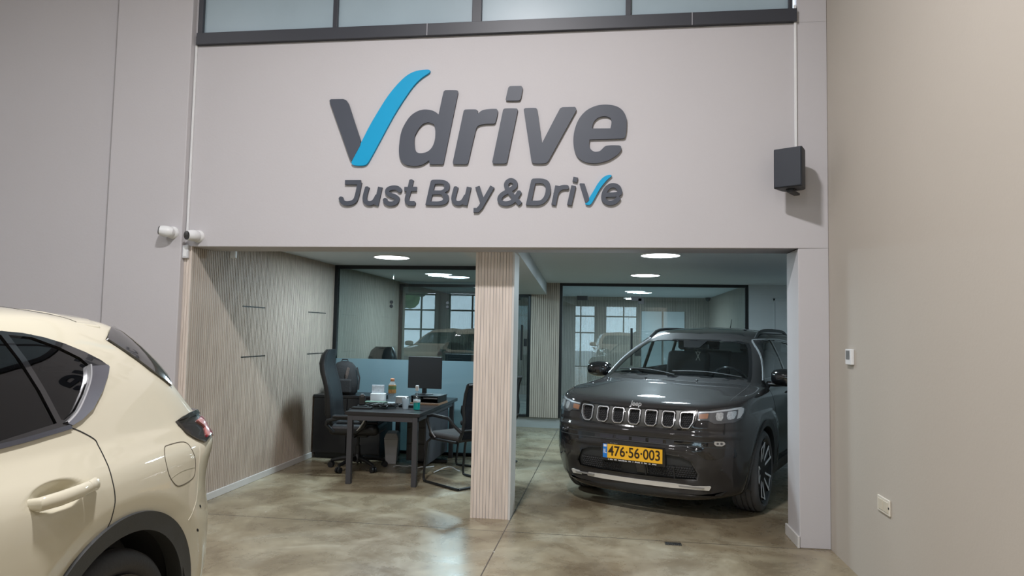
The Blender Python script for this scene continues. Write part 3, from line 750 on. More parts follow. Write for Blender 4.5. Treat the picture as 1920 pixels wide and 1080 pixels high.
# ================================================================== the dark compact SUV in the right bay
def build_jeep():
    root = empty('car', (.55, 6.745, 0), -1.985, 'dark grey compact SUV with yellow number plate parked in the right bay, facing out', 'car')
    PNT = paint('dark grey metallic paint', (.029, .0275, .0275), .0, .55)
    def disp(S):
        x, z = S[..., 0], S[..., 2]; y = S[..., 1]; side = np.clip((y-.6)/.15, 0, 1)
        d = np.zeros_like(x)
        for cx in (0, -2.636):
            r = np.hypot(x-cx, z-.347); d += .030*np.exp(-((r-.50)/.10)**2)*(z < .86)*np.clip((.90-z)/.12, 0, 1)
        d -= .022*np.exp(-((z-.52)/.13)**2)*((x < -.55) & (x > -2.1))*np.clip(np.minimum(-.5-x, x+2.15)/.12, 0, 1)
        fr = np.clip((x-.40)/.2, 0, 1)*np.clip((.86-y)/.10, 0, 1)
        dx = .016*np.exp(-((z-.700)/.020)**2)+.014*np.exp(-((z-.575)/.024)**2)*np.clip((.62-y)/.10, 0, 1)-.010*np.exp(-((z-.735)/.012)**2)
        return dx*fr, d*side
    B = Body(jeep_rows(), 380, 190, disp)
    # openings
    hoodE = [(-.80, .946), (-.69, .930), (-.60, .915), (-.50, .903), (-.26, .889), (0, .885), (.26, .889), (.50, .903), (.60, .915), (.69, .930), (.80, .946)]
    WS = [(0, 1.108), (.32, 1.106), (.55, 1.10), (.700, 1.094), (.684, 1.16), (.655, 1.24), (.616, 1.32), (.576, 1.39), (.534, 1.436), (.44, 1.456), (.2, 1.464), (0, 1.465)]
    WS = WS+mir(WS[-2:0:-1])
    HLf = [(.517, .886), (.60, .894), (.70, .912), (.812, .932), (.824, .905), (.822, .880), (.815, .838), (.775, .812), (.70, .802), (.645, .800), (.605, .822), (.522, .824)]
    GR = [(-.515, .905), (-.26, .890), (0, .886), (.26, .890), (.515, .905), (.520, .835), (.500, .775), (.478, .745), (.25, .735), (0, .732), (-.25, .735), (-.478, .745), (-.500, .775), (-.520, .835)]
    slots = []
    for i in range(7):
        c = (i-3)*.146; w = .053 if abs(i-3) < 3 else .052; b = .012
        P = [(c-w, .878), (c+w, .878), (c+w-.002, .775), (c+w-.022, .752), (c-w+.022, .752), (c-w+.002, .775)]
        if i == 6: P = [(c-w, .878), (c+w+.012, .884), (c+w+.004, .800), (c+w-.028, .753), (c-w+.022, .752), (c-w+.002, .775)]
        if i == 0: P = [(-a, z) for a, z in [(-c-w, .878), (-c+w+.012, .884), (-c+w+.004, .800), (-c+w-.028, .753), (-c-w+.022, .752), (-c-w+.002, .775)]][::-1]
        slots.append(round_poly(P, .020))
    BAND = [(-.745, .662), (-.60, .668), (-.36, .662), (0, .660), (.36, .662), (.60, .668), (.745, .662), (.79, .60), (.80, .555), (.785, .535), (.66, .520), (.60, .520), (.55, .545), (.50, .585), (.44, .604), (.34, .608), (0, .608), (-.34, .608), (-.44, .604), (-.50, .585), (-.55, .545), (-.60, .520), (-.66, .520), (-.785, .535), (-.80, .555), (-.79, .60)]
    LOW = [(-.485, .500), (-.40, .530), (-.28, .540), (0, .542), (.28, .540), (.40, .530), (.485, .500), (.535, .40), (.52, .345), (.33, .335), (0, .330), (-.33, .335), (-.52, .345), (-.535, .40)]
    for sg, pr in ((1, 'L'), (-1, 'R')):
        for cx in (0, -2.636): B.cut(pr, circle2(cx, .347, .405, 0, 360, 48))
    B.cut('F', grow(WS, -.010)); B.cut('F', round_poly(GR, .02)) ; B.cut('F', LOW)
    win = [[(-.53, 1.112), (-.80, 1.28), (-1.05, 1.425), (-1.15, 1.452), (-1.42, 1.457), (-1.46, 1.12)],
           [(-1.53, 1.12), (-1.49, 1.457), (-1.9, 1.450), (-2.25, 1.43), (-2.33, 1.13)],
           [(-2.40, 1.135), (-2.33, 1.425), (-2.60, 1.385), (-2.82, 1.29), (-2.90, 1.20), (-2.86, 1.15)]]
    for w in win:
        for pr in 'LR': B.cut(pr, grow(w, .012))
    RG = [(-.56, 1.14), (0, 1.14), (.56, 1.14), (.54, 1.30), (.50, 1.42), (0, 1.44), (-.50, 1.42), (-.54, 1.30)]
    B.cut('B', RG)
    # panels
    B.panel('hood', 'T', [(.84, -.66), (.84, .66), (.72, .715), (.3, .72), (-.26, .70), (-.24, .5), (-.17, 0), (-.24, -.5), (-.26, -.70), (.3, -.72), (.72, -.715)], extra=(B.C[:, 2] > .886+.07*np.clip((np.abs(B.C[:, 1])-.26)/.5, 0, 1)))
    fd = [(-.42, .30), (-.50, .62), (-.44, 1.02), (-.42, 1.085), (-1.00, 1.47), (-1.475, 1.475), (-1.50, 1.10), (-1.47, .30)]
    rd = [(-1.47, .30), (-1.50, 1.10), (-1.475, 1.475), (-2.30, 1.45), (-2.37, 1.10), (-2.36, .80), (-2.18, .58), (-2.12, .30)]
    for pr in 'LR': B.panel('door', pr, fd); B.panel('rear_door', pr, rd)
    B.panel('front_bumper', 'F', [(-1, .15), (1, .15), (1, .62), (.84, .70), (.80, .80), (.5, .75), (0, .735), (-.5, .75), (-.80, .80), (-.84, .70), (-1, .62)], extra=(B.C[:, 0] > .30))
    B.panel('tailgate', 'B', [(-.64, .62), (.64, .62), (.62, 1.1), (.58, 1.45), (0, 1.5), (-.58, 1.45), (-.62, 1.1)])
    parts = B.build(root, {}, PNT)
    body = parts['body_shell']; hood = parts['hood']; bump = parts['front_bumper']
    # hood gap, fender gap, bumper seams
    B.line('panel_gap', 'F', hoodE, .009, .001, M_GAP, hood)
    for sg in (1, -1):
        pr = 'L' if sg > 0 else 'R'
        B.line('panel_gap', 'T', [(.70, sg*.72), (.3, sg*.725), (-.26, sg*.705)], .007, .001, M_GAP, hood)
        B.line('panel_gap', pr, fd[:4], .007, .001, M_GAP, body, sm=1); B.line('panel_gap', pr, [fd[6], (-1.49, .9), fd[7]], .007, .001, M_GAP, body, sm=1)
        B.line('panel_gap', pr, rd[4:], .007, .001, M_GAP, body)
        B.line('chrome_window_trim', pr, [(-.44, 1.092), (-.755, 1.292), (-1.00, 1.440), (-1.12, 1.472), (-1.5, 1.478), (-1.95, 1.470), (-2.32, 1.447), (-2.62, 1.405), (-2.85, 1.305), (-2.95, 1.20)], .016, .008, M_CHROME, body)
        dlo = [(-.46, 1.092), (-.77, 1.287), (-1.02, 1.436), (-1.13, 1.464), (-1.9, 1.462), (-2.3, 1.44), (-2.62, 1.398), (-2.84, 1.30), (-2.93, 1.20), (-2.88, 1.14), (-1.5, 1.105)]
        B.patch('window_frame', pr, [dlo], [[(a+(.0), b) for a, b in w] for w in win], .003, .01, .04, M_GBLK, body)
        for w in win: B.patch('side_window', pr, w, (), -.004, .004, .05, M_CGLASS, body)
        # headlamp
        f = HLf if sg > 0 else mir(HLf)
        hl = B.patch('headlamp', 'F', f, (), .004, .02, .02, M_LAMPB, root)
        am = [(.530, .868), (.602, .876), (.598, .838), (.535, .831)]; am = am if sg > 0 else mir(am)
        B.patch('amber_reflector', 'F', round_poly(am, .006), (), .007, .002, .02, M_AMBER, hl)
        for P_ in ([(.655, .885), (.700, .888), (.704, .850), (.695, .822), (.662, .826), (.652, .855)], [(.728, .893), (.780, .900), (.783, .870), (.772, .838), (.735, .830), (.725, .860)]):
            P_ = round_poly(P_, .012); P_ = P_ if sg > 0 else mir(P_)
            B.patch('lamp_reflector', 'F', P_, (), .007, .002, .012, mat('faceted lamp reflector', (.62, .66, .72), .25, .6, var=(70, .6)), hl)
        dr = [(.530, .886), (.62, .893), (.72, .910), (.80, .927), (.818, .915), (.818, .882), (.806, .845), (.790, .838), (.792, .882), (.790, .908), (.72, .897), (.62, .882), (.530, .876)]; dr = dr if sg > 0 else mir(dr)
        B.patch('running_light_bar', 'F', dr, (), .008, .002, .02, mat('white lamp bar', (.58, .60, .62), .3, .2), hl)
        B.patch('headlamp_lens', 'F', f, (), .013, .006, .03, M_LENS, hl)
        fg = round_poly([(.655, .668), (.715, .666), (.728, .645), (.705, .628), (.665, .630), (.650, .645)], .012); fg = fg if sg > 0 else mir(fg)
        fl = B.patch('fog_lamp', 'F', fg, (), .010, .02, .012, M_REFL, root)
        for cc in (.675, .700): B.patch('lamp_bulb', 'F', [(sg*cc+.008*math.cos(a/6*PI), .648+.009*math.sin(a/6*PI)) for a in range(12)], (), .014, .002, .01, M_LAMPB, fl)
        B.patch('parking_sensor', 'F', [(sg*.70+.010*math.cos(a/6*PI), .44+.010*math.sin(a/6*PI)) for a in range(12)], (), .003, .004, .01, M_CLAD, bump)
        B.patch('parking_sensor', 'F', [(sg*.775+.009*math.cos(a/6*PI), .56+.009*math.sin(a/6*PI)) for a in range(12)], (), .003, .004, .01, PNT, bump)
        # lower air intake meshes
        for cx in (0, -2.636):
            arch_clad(B, root, sg, cx, .347, .385, .435, M_CLAD)
            liner(root, cx, .40, sg*.45, sg*.86, .347)
        sill = [(-.42, .235), (-.42, .36), (-2.2, .36), (-2.2, .235)]
        B.patch('sill_cladding', pr, sill, (), .012, .03, .06, M_CLAD, root)
        # door furniture
        for hx in (-1.33, -2.12):
            h = MB(); p, n = B.hit(pr, hx, .955); y0 = p[1]
            h.tube([(hx+.105, y0-sg*.01, .955), (hx+.09, y0+sg*.030, .957), (hx, y0+sg*.036, .96), (hx-.09, y0+sg*.030, .962), (hx-.105, y0-sg*.01, .962)], [.012, .015, .016, .015, .012], 10, flat=.8)
            h.build('door_handle', PNT, parts['door'] if hx > -1.5 else parts['rear_door'])
        mirror_unit(root, -.60, sg*.955, 1.125, sg, M_GBLK, size=(.095, .13, .088))
        # roof rail
        rl = MB(); pts = []
        for k in range(13):
            x = -1.10-1.75*k/12; p, n = B.hit('T', x, sg*(.565-.012*k/12)); e = math.sin(PI*min(1, max(0, k/12)))**.35 if 0 < k < 12 else 0
            pts.append((x, p[1], p[2]+.002+.026*e))
        rl.tube(pts, .014, 8, flat=1.3); rl.build('roof_rail', M_CLAD if sg < 0 else M_CLAD, root)
        wheel(root, 0, sg*.775, sg, .347, .258, .235, 5, M_TYRE2, mat('wheel spoke black', (.03, .03, .032), .3, .6), mat('rim dark', (.03, .03, .033), .35, .6), steer=.0, m_face=mat('machined spoke face', (.85, .86, .90), .35, .1))
        wheel(root, -2.636, sg*.775, sg, .347, .258, .235, 5, M_TYRE, mat('wheel spoke black', (.03, .03, .032), .3, .6), mat('rim dark', (.02, .02, .022), .35, .6), m_face=M_CHROME)
    # grille: black backing, satin panel, seven chromed openings with hex mesh
    back = B.patch('grille', 'F', round_poly(GR, .02), (), -.030, .01, .03, M_DARK, root)
    gp = B.patch('grille_surround', 'F', round_poly(GR, .02), slots, -.002, .012, .02, M_GREYTRIM, back)
    B.line('grille_edge', 'F', round_poly(GR, .02)+[round_poly(GR, .02)[0]], .012, .004, M_GBLK, back, sm=1)
    for sl in slots:
        c = np.array(sl).mean(0); o = [tuple(c+(np.array(p)-c)*1.0) for p in sl]; i_ = [tuple(c+(np.array(p)-c)*np.array([.885, .905])) for p in sl]
        b_ = [tuple(c+(np.array(p)-c)*np.array([1.14, 1.12])) for p in sl]
        B.patch('slot_recess', 'F', [b_], [o], .001, .004, .02, M_GBLK, back)
        ring = B.patch('chrome_slot_ring', 'F', [o], [i_], .009, .02, .02, M_CHROME, back)
        hx = MB(); xs = [p[0] for p in sl]; zs = [p[1] for p in sl]
        s_ = .0105; r = 0; z = min(zs)
        while z < max(zs)+s_:
            x = min(xs)+(s_*.87 if r % 2 else 0)
            while x < max(xs)+s_:
                if inside((x, z), [tuple(c+(np.array(p)-c)*.93) for p in sl]):
                    p, n = B.hit('F', x, z); p = p-n*.022
                    hx.add([p+np.array((.0, s_*.95*math.cos(a), s_*.95*math.sin(a))) for a in np.arange(6)*PI/3+PI/6]+[p+np.array((-.008, s_*.55*math.cos(a), s_*.55*math.sin(a))) for a in np.arange(6)*PI/3+PI/6], [(k, (k+1) % 6, 6+(k+1) % 6, 6+k) for k in range(6)])
                x += s_*1.74
            z += s_*1.5; r += 1
        hx.build('hex_mesh', mat('hex mesh black', (.055, .055, .057), .3, coat=.5), ring)
    # black band with upper vents, lower intake
    band = B.patch('lower_grille_band', 'F', [round_poly(BAND, .02)], (), .003, .01, .03, M_GBLK, root)
    for z0 in (.655, .615):
        B.line('band_edge', 'F', [(-.74, z0), (-.36, z0-.001), (0, z0-.002), (.36, z0-.001), (.74, z0)], .008, .006, M_CLAD, band)
    for k in range(4):
        c = (k-1.5)*.145-.02; P = [(c-.060, .650), (c+.060, .650), (c+.060, .620), (c-.060, .620)]
        B.patch('vent_shutter', 'F', P, (), .006, .006, .03, mat('vent shutter', (.035, .035, .045), .4), band)
    B.patch('grab_vent', 'F', [(-.35, .652), (-.26, .652), (-.26, .618), (-.35, .618)], (), .005, .004, .03, M_DARK, band)
    B.patch('grab_vent', 'F', [(.285, .652), (.35, .652), (.35, .618), (.285, .618)], (), .005, .004, .03, M_DARK, band)
    low = B.patch('lower_intake', 'F', [LOW], (), -.022, .03, .03, M_CLAD, root)
    B.line('intake_edge', 'F', LOW+[LOW[0]], .012, .002, M_GBLK, low, sm=1)
    s_ = .012
    for x0, x1 in ((-.48, -.12), (.12, .33), (.345, .52)):
        z = .362; r = 0; hx = MB()
        while z < .45:
            x = x0+(s_*.87 if r % 2 else 0)
            while x < x1:
                if inside((x, z), LOW):
                    p, n = B.hit('F', x, z); p = p-n*.016
                    hx.add([p+np.array((.0, s_*.95*math.cos(a), s_*.95*math.sin(a))) for a in np.arange(6)*PI/3+PI/6]+[p+np.array((-.008, s_*.55*math.cos(a), s_*.55*math.sin(a))) for a in np.arange(6)*PI/3+PI/6], [(k, (k+1) % 6, 6+(k+1) % 6, 6+k) for k in range(6)])
                x += s_*1.74
            z += s_*1.5; r += 1
        hx.build('hex_mesh', mat('hex mesh black', (.055, .055, .057), .3, coat=.5), low)
    B.patch('radar_cover', 'F', [(.02, .352), (.12, .352), (.12, .43), (.02, .43)], (), -.012, .01, .04, M_GBLK, low)
    for x0 in (.10, .34): B.line('intake_strut', 'F', [(x0, .34), (x0, .44)], .012, -.006, M_CLAD, low, sm=1)
    # silver skid bar
    B.patch('silver_skid_bar', 'F', round_poly([(-.618, .302), (-.30, .300), (0, .298), (.30, .300), (.618, .302), (.60, .268), (.30, .264), (0, .262), (-.30, .264), (-.60, .268)], .006), (), .014, .03, .03, M_SILV, root)
    for c in (-.47, .47): B.patch('skid_insert', 'F', round_poly([(c-.10, .292), (c+.10, .292), (c+.09, .280), (c-.09, .280)], .004), (), .017, .004, .03, mat('skid insert', (.42, .41, .40), .4, .5), root)
    ap = [(-.72, .262), (0, .256), (.72, .262), (.70, .185), (0, .165), (-.70, .185)]
    B.patch('lower_apron', 'F', ap, (), .004, .03, .04, M_CLAD, root)
    # bumper crease pieces beside the band
    # number plate
    px = B.hit('F', .2, .51)[0][0]+.016
    holder = MB().box(px-.03, px, -.284, .284, .434, .586).build('plate_holder', M_GBLK, root, .004)
    plate = MB().box(px, px+.003, -.262, .262, .457, .572).build('number_plate', mat('yellow plate', (.92, .50, .03), .35), holder)
    def pm(cy, cz, d0):
        return lambda x, y, d: (px+.0034+d0+d, cy+x, cz+y)
    bl = MB().box(px+.003, px+.0036, -.262, -.222, .457, .572).build('blue_strip', mat('plate blue', (.02, .20, .62), .4), plate)
    MB().box(px+.0036, px+.0040, -.256, -.228, .548, .566).build('white_flag', mat('plate white', (.8, .8, .82), .5), bl)
    WHT = mat('plate white', (.8, .8, .82), .5); INK = mat('plate black', (.03, .015, .005), .6)
    text_obj('country_letters', 'IL', .048, pm(-.242, .510, .0004), .0006, WHT, bl, .8, .001)
    text_obj('plate_digits', '476·56·003', .116, pm(.018, .514, 0), .001, INK, plate, .88, .0018)
    mb = MB(); rr = random.Random(3); y = -.215
    while y < .205:
        w = rr.uniform(.004, .009)
        if rr.random() > .12: mb.box(px, px+.0006, y, y+w, .441, .441+rr.uniform(.006, .010))
        y += w+rr.uniform(.0025, .004)
        if rr.random() < .12: y += .012
    mb.build('plate_holder_print', WHT, holder)
    # hood badge, wiper, washer
    def em(x, y, d):
        p, n = B.hit('F', x, .915+y); return tuple(p+n*(.003-d+.003))
    text_obj('badge_lettering', 'Jeep', .050, em, .006, M_CHROME, hood, 1.15, .0015)
    for y0, y1 in ((.62, -.02), (.02, -.60)):
        w = MB(); pts = []
        for k in range(12):
            t = k/11; y = y0+(y1-y0)*t; z = 1.112+.020*math.sin(PI*t)+.03*t; p, n = B.hit('F', y, z); pts.append(tuple(p+n*.015))
        w.tube(pts, .007, 6); w.build('wiper', M_CLAD, root)
    B.patch('cowl', 'F', [(-.70, 1.082), (-.5, 1.094), (0, 1.098), (.5, 1.094), (.70, 1.082), (.695, 1.112), (0, 1.122), (-.695, 1.112)], (), .002, .02, .04, M_GBLK, root)
    for y in (-.25, .25): p, n = B.hit('T', -.13, y); MB().sphere(tuple(p), (.013, .013, .010), 12, 8).build('washer_nozzle', M_GBLK, hood)
    # windscreen with black edge, roof glass, aerial
    wi = [(a*.955, 1.285+(b-1.285)*.93) for a, b in WS]
    B.patch('windscreen', 'F', [WS], (), -.004, .004, .05, M_WGLASS, root)
    fr = B.patch('windscreen_border', 'F', [WS], [wi], .0015, .004, .04, M_GBLK, root)
    B.patch('sensor_patch', 'F', [(-.13, 1.457), (.13, 1.457), (.09, 1.38), (-.07, 1.38)], (), .0, .002, .05, M_GBLK, fr)
    B.patch('rear_window', 'B', [RG], (), -.002, .004, .05, M_PGLASS, root)
    B.patch('roof_glass', 'T', [(-1.12, -.46), (-1.08, 0), (-1.12, .46), (-2.6, .44), (-2.6, -.44)], (), .002, .006, .06, M_GBLK, root)
    B.line('roof_gap', 'T', [(-1.80, -.45), (-1.80, .45)], .02, .006, M_CLAD, root, sm=1)
    a = MB(); a.tube([(-2.70, -.10, 1.575), (-2.76, -.10, 1.65), (-2.80, -.10, 1.72)], [.008, .004, .003], 8); a.build('aerial', M_GBLK, root)
    # lamps at the back
    for sg in (1, -1):
        t = [(sg*.56, .98), (sg*.80, .96), (sg*.82, .86), (sg*.60, .87)]; B.patch('tail_lamp', 'B', t, (), .006, .02, .04, M_RED, root)
    # underbody and interior
    MB().box(-3.25, .55, -.50, .50, .24, .42).build('underbody', M_DARK, root, .04)
    cab = MB().box(-3.2, -.45, -.70, .70, .40, .50).build('cabin_floor', M_CABIN, root)
    MB().box(-.75, -.35, -.70, .70, .50, 1.075).build('dashboard', M_CABIN, cab, .05, 3)
    MB().box(-.86, -.70, -.10, .10, .80, 1.06).build('centre_screen', M_GBLK, cab, .02)
    for y in (.36, -.36): seat(cab, -1.45, y, .62, M_SEAT)
    for y in (.38, -.38): seat(cab, -2.30, y, .62, M_SEAT, .66)
    MB().box(-3.15, -2.60, -.66, .66, .5, .98).build('boot_cover', M_CABIN, cab, .03)
    st = MB(); cst = Vector((-.88, .36, 1.02)); ax = Vector((-1, 0, .45)).normalized(); u = Vector((0, 1, 0)); v = ax.cross(u)
    st.tube([cst+(u*math.cos(a)+v*math.sin(a))*.185 for a in np.arange(32)*2*PI/32], .014, 8, closed=True)
    st.bar(cst+u*.17, cst-u*.17, .03, .02); st.bar(cst, cst-v*.17, .03, .02); st.bar(cst, cst-ax*.2, .05, .05); st.build('steering_wheel', M_GBLK, cab)
    MB().box(-1.02, -.99, -.12, .12, 1.355, 1.42).build('rear_view_mirror', M_GBLK, cab, .012)
    tg = MB(); zc = 1.285
    for s2 in (-1, 1): tg.tube([(-1.0, s2*.022, zc+.045), (-1.0, -s2*.022, zc-.045)], .004, 6)
    tg.tube([(-1.0, -.03, zc+.045), (-1.0, .03, zc+.045)], .003, 6); tg.tube([(-1.0, 0, zc+.045), (-1.0, 0, 1.355)], .0015, 5)
    tg.build('hanging_ornament', mat('pale ornament', (.55, .58, .52), .5), cab)
    return root
# ================================================================== the cream SUV at the left front
def build_cream():
    root = empty('car', (-2.58, 2.30, 0), -1.56, 'cream white SUV seen from its rear left side, nearest car at the left edge', 'car')
    PNT = paint('cream pearl paint', (.575, .54, .425), .0, .35)
    def disp(S):
        x, y, z = S[..., 0], S[..., 1], S[..., 2]; side = np.clip((y-.55)/.2, 0, 1); d = np.zeros_like(x)
        for cx in (0, 2.70):
            r = np.hypot((x-cx)*.93, z-.355); d -= .17*np.clip(.535-r, 0, .13)*(z > .2)
        zc = 1.103+.0*x; t = np.clip((zc-z)/.09, 0, 1); d += .012*t*t*(3-2*t)*np.clip((z-.75)/.2, 0, 1)
        e = ((x-.335)/.118)**2+((z-.972)/.046)**2; d -= .034*np.clip(1-e, 0, 1)**1.3
        e = ((x-1.42)/.118)**2+((z-.952)/.046)**2; d -= .034*np.clip(1-e, 0, 1)**1.3
        return d*side
    B = Body(cream_rows(), 420, 200, disp)
    DLO = [(-.090, 1.347), (-.065, 1.366), (-.005, 1.396), (.074, 1.428), (.148, 1.450), (.223, 1.464), (.30, 1.470), (.6, 1.472), (1.0, 1.462), (1.25, 1.43), (1.55, 1.315), (1.80, 1.205), (1.95, 1.130), (1.6, 1.118), (1.0, 1.122), (.466, 1.137), (.283, 1.150), (.192, 1.158), (.137, 1.172), (.068, 1.205), (-.008, 1.265), (-.068, 1.319)]
    wq = [(.012, 1.352), (.037, 1.378), (.108, 1.416), (.196, 1.450), (.284, 1.458), (.270, 1.38), (.245, 1.28), (.219, 1.185), (.205, 1.182), (.150, 1.206), (.095, 1.252), (.040, 1.306)]
    wr = [(.312, 1.458), (.6, 1.462), (.86, 1.456), (.88, 1.142), (.47, 1.152), (.240, 1.176), (.268, 1.28), (.296, 1.38)]
    wf = [(.96, 1.455), (1.22, 1.424), (1.52, 1.305), (1.80, 1.165), (1.78, 1.135), (.96, 1.138)]
    for pr in 'LR':
        for w in (wq, wr, wf): B.cut(pr, grow(w, .011))
        for cx in (0, 2.70): B.cut(pr, circle2(cx, .355, .425, 0, 360, 48))
    WS = [(0, 1.135), (.60, 1.13), (.72, 1.14), (.66, 1.28), (.57, 1.42), (.50, 1.46), (0, 1.475)]; WS = WS+mir(WS[-2:0:-1]); B.cut('F', grow(WS, -.008))
    RG = [(0, 1.12), (.50, 1.125), (.62, 1.15), (.60, 1.26), (.56, 1.39), (.53, 1.435), (0, 1.455)]; RG = RG+mir(RG[-2:0:-1]); B.cut('B', RG)
    doorR = [(.192, 1.158), (.150, 1.139), (.098, 1.106), (.091, 1.085), (.089, 1.036), (.093, .97), (.089, .916), (.093, .882), (.117, .81), (.24, .72), (.38, .58), (.46, .42), (.50, .30), (.90, .28), (.93, .8), (.93, 1.13), (.93, 1.47), (.3, 1.475)]
    doorF = [(.93, .28), (.93, 1.47), (1.24, 1.44), (1.80, 1.20), (1.97, 1.12), (2.02, .9), (2.0, .6), (1.93, .28)]
    FUEL = smooth_poly([(-.249, 1.022), (-.284, 1.028), (-.373, 1.026), (-.414, 1.014), (-.432, .982), (-.446, .943), (-.440, .890), (-.408, .870), (-.322, .864), (-.278, .876), (-.236, .922), (-.226, .982)], 3)
    for pr in 'LR':
        B.panel('rear_door', pr, doorR); B.panel('door', pr, doorF)
    B.panel('fuel_flap', 'L', FUEL)
    bs = [(-.505, .992), (-.480, .919), (-.468, .822), (-.447, .761), (-.392, .708), (-.42, .3), (-1.2, .15), (-1.2, 1.0)]
    for pr in 'LR': B.panel('rear_bumper', pr, bs)
    B.panel('rear_bumper', 'B', [(-.95, .15), (.95, .15), (.95, .74), (.5, .78), (-.5, .78), (-.95, .74)])
    B.panel('tailgate', 'B', [(-.68, .76), (.68, .76), (.68, 1.1), (.60, 1.47), (-.60, 1.47), (-.68, 1.1)])
    B.panel('hood', 'T', [(2.4, -.72), (3.40, -.72), (3.56, -.4), (3.58, 0), (3.56, .4), (3.40, .72), (2.4, .72), (2.28, 0)], extra=B.C[:, 2] > .90)
    parts = B.build(root, {}, PNT); body = parts['body_shell']
    for pr, sg in (('L', 1), ('R', -1)):
        B.line('panel_gap', pr, doorR[:13], .0042, .0012, M_GAP, body, sm=3)
        B.line('panel_gap', pr, doorF[0:1]+[(.93, .7), (.93, 1.13)], .006, .001, M_GAP, body, sm=1)
        B.line('panel_gap', pr, doorF[4:], .006, .001, M_GAP, body)
        if sg > 0:
            fl = parts['fuel_flap']; B.line('panel_gap', pr, FUEL+[FUEL[0]], .0036, .0010, mat('shaded flap gap', (.10, .085, .06), .8), fl, sm=1)
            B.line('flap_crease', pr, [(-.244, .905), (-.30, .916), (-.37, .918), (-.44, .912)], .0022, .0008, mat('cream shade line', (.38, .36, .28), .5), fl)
            for p_ in ((-.498, .740), (-.478, .646)): B.patch('bumper_clip_hole', 'L', [(p_[0]+.010*math.cos(a/5*PI)*.9, p_[1]+.006*math.sin(a/5*PI)+.5*.010*math.cos(a/5*PI)) for a in range(10)], (), .001, .003, .01, M_GAP, body)
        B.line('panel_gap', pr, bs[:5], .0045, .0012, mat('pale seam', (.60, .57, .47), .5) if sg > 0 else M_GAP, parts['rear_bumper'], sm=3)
        wfm = B.patch('window_frame', pr, [DLO], [wq, wr, wf], .003, .012, .04, M_GBLK, body)
        B.patch('quarter_window', pr, wq, (), -.003, .004, .04, M_PGLASS, body); B.patch('side_window', pr, wr, (), -.003, .004, .05, M_PGLASS, parts['rear_door']); B.patch('side_window', pr, wf, (), -.003, .004, .05, M_PGLASS, parts['door'])
        # chrome blade at the rear of the glass, belt trim
        bl = [(.006, 1.345), (-.082, 1.345), (-.086, 1.338), (-.065, 1.315), (-.004, 1.260), (.070, 1.204), (.135, 1.174), (.185, 1.160), (.205, 1.170), (.155, 1.193), (.092, 1.245), (.038, 1.301)]
        B.patch('chrome_window_blade', pr, [(a_, b_) for a_, b_ in bl], (), .010, .006, .02, mat('satin chrome', (.36, .36, .40), .25, 1), body)
        B.line('chrome_edge', pr, [(.012, 1.350), (.040, 1.304), (.094, 1.249), (.152, 1.200), (.205, 1.172)], .006, .013, M_CHROME, body)
        B.line('belt_trim', pr, [(.188, 1.158), (.283, 1.150), (.466, 1.138), (1.0, 1.122), (1.6, 1.118), (1.9, 1.125)], .015, .008, mat('belt trim dark chrome', (.14, .14, .16), .3, .9), body)
        for cx in (0, 2.70):
            arch_clad(B, root, sg, cx, .360, .405, .472, M_CLAD, -15, 195); liner(root, cx, .42, sg*.45, sg*.89, .360)
            wheel(root, cx, sg*.765, sg, .348, .250, .225, 5, M_TYRE, mat('wheel spoke silver', (.35, .35, .37), .3, .9), mat('rim dark', (.02, .02, .022), .35, .6))
        B.patch('sill_cladding', pr, [(.42, .235), (.42, .37), (2.28, .37), (2.28, .235)], (), .012, .03, .06, M_CLAD, root)
        # handles
        for hx, hz, dr in ((.335, .972, 'rear_door'), (1.42, .952, 'door')):
            y0 = B.hit(pr, hx-.16, hz)[0][1]; h = MB()
            h.tube([(hx+.105, y0-sg*.012, hz-.004), (hx+.095, y0+sg*.022, hz-.003), (hx+.03, y0+sg*.034, hz), (hx-.05, y0+sg*.034, hz+.004), (hx-.095, y0+sg*.026, hz+.006)], [.012, .0155, .0165, .016, .015], 14, flat=1.35)
            ho = h.build('door_handle', PNT, parts[dr])
            k = MB(); k.tube([(hx-.097, y0+sg*.025, hz+.006), (hx-.13, y0+sg*.022, hz+.008), (hx-.150, y0+sg*.004, hz+.009)], [.015, .0165, .013], 14, flat=1.35); k.build('handle_cap', PNT, ho)
        # tail lamp
        L1 = [(-.405, 1.102), (-.50, 1.116), (-.62, 1.112), (-.70, 1.106), (-.74, 1.100), (-.74, 1.02), (-.70, 1.012), (-.626, 1.012), (-.550, .996), (-.487, 1.019), (-.438, 1.052)]
        tl = B.patch('tail_lamp', pr, L1, (), .010, .02, .02, mat('smoked lamp black', (.012, .010, .012), .15, coat=1), root)
        B.patch('lamp_hood', pr, [(-.405, 1.102), (-.50, 1.118), (-.62, 1.116), (-.74, 1.108), (-.74, 1.092), (-.62, 1.098), (-.50, 1.100)], (), .022, .01, .02, M_GBLK, tl)
        B.patch('red_lamp_lens', pr, smooth_poly([(-.60, 1.085), (-.70, 1.085), (-.735, 1.06), (-.735, 1.02), (-.62, 1.016), (-.57, 1.012), (-.60, 1.04)], 3), (), .014, .004, .02, M_RED, tl)
        B.patch('red_lamp_bar', pr, smooth_poly([(-.565, 1.083), (-.615, 1.082), (-.640, 1.055), (-.615, 1.020), (-.575, 1.016), (-.60, 1.050), (-.57, 1.072)], 3), (), .017, .004, .02, M_REDP, tl)
        tb = [(sg*.80, 1.095), (sg*.80, 1.0), (sg*.62, .985), (sg*.42, 1.01), (sg*.42, 1.06), (sg*.62, 1.09)]
        if sg < 0: tb = tb[::-1]
        B.patch('tail_lamp', 'B', tb, (), .010, .02, .03, M_RED, root)
        hlp = [(sg*.40, .80), (sg*.82, .86), (sg*.80, .78), (sg*.55, .72)]; B.patch('headlamp', 'F', hlp, (), .006, .02, .04, M_REFL, root)
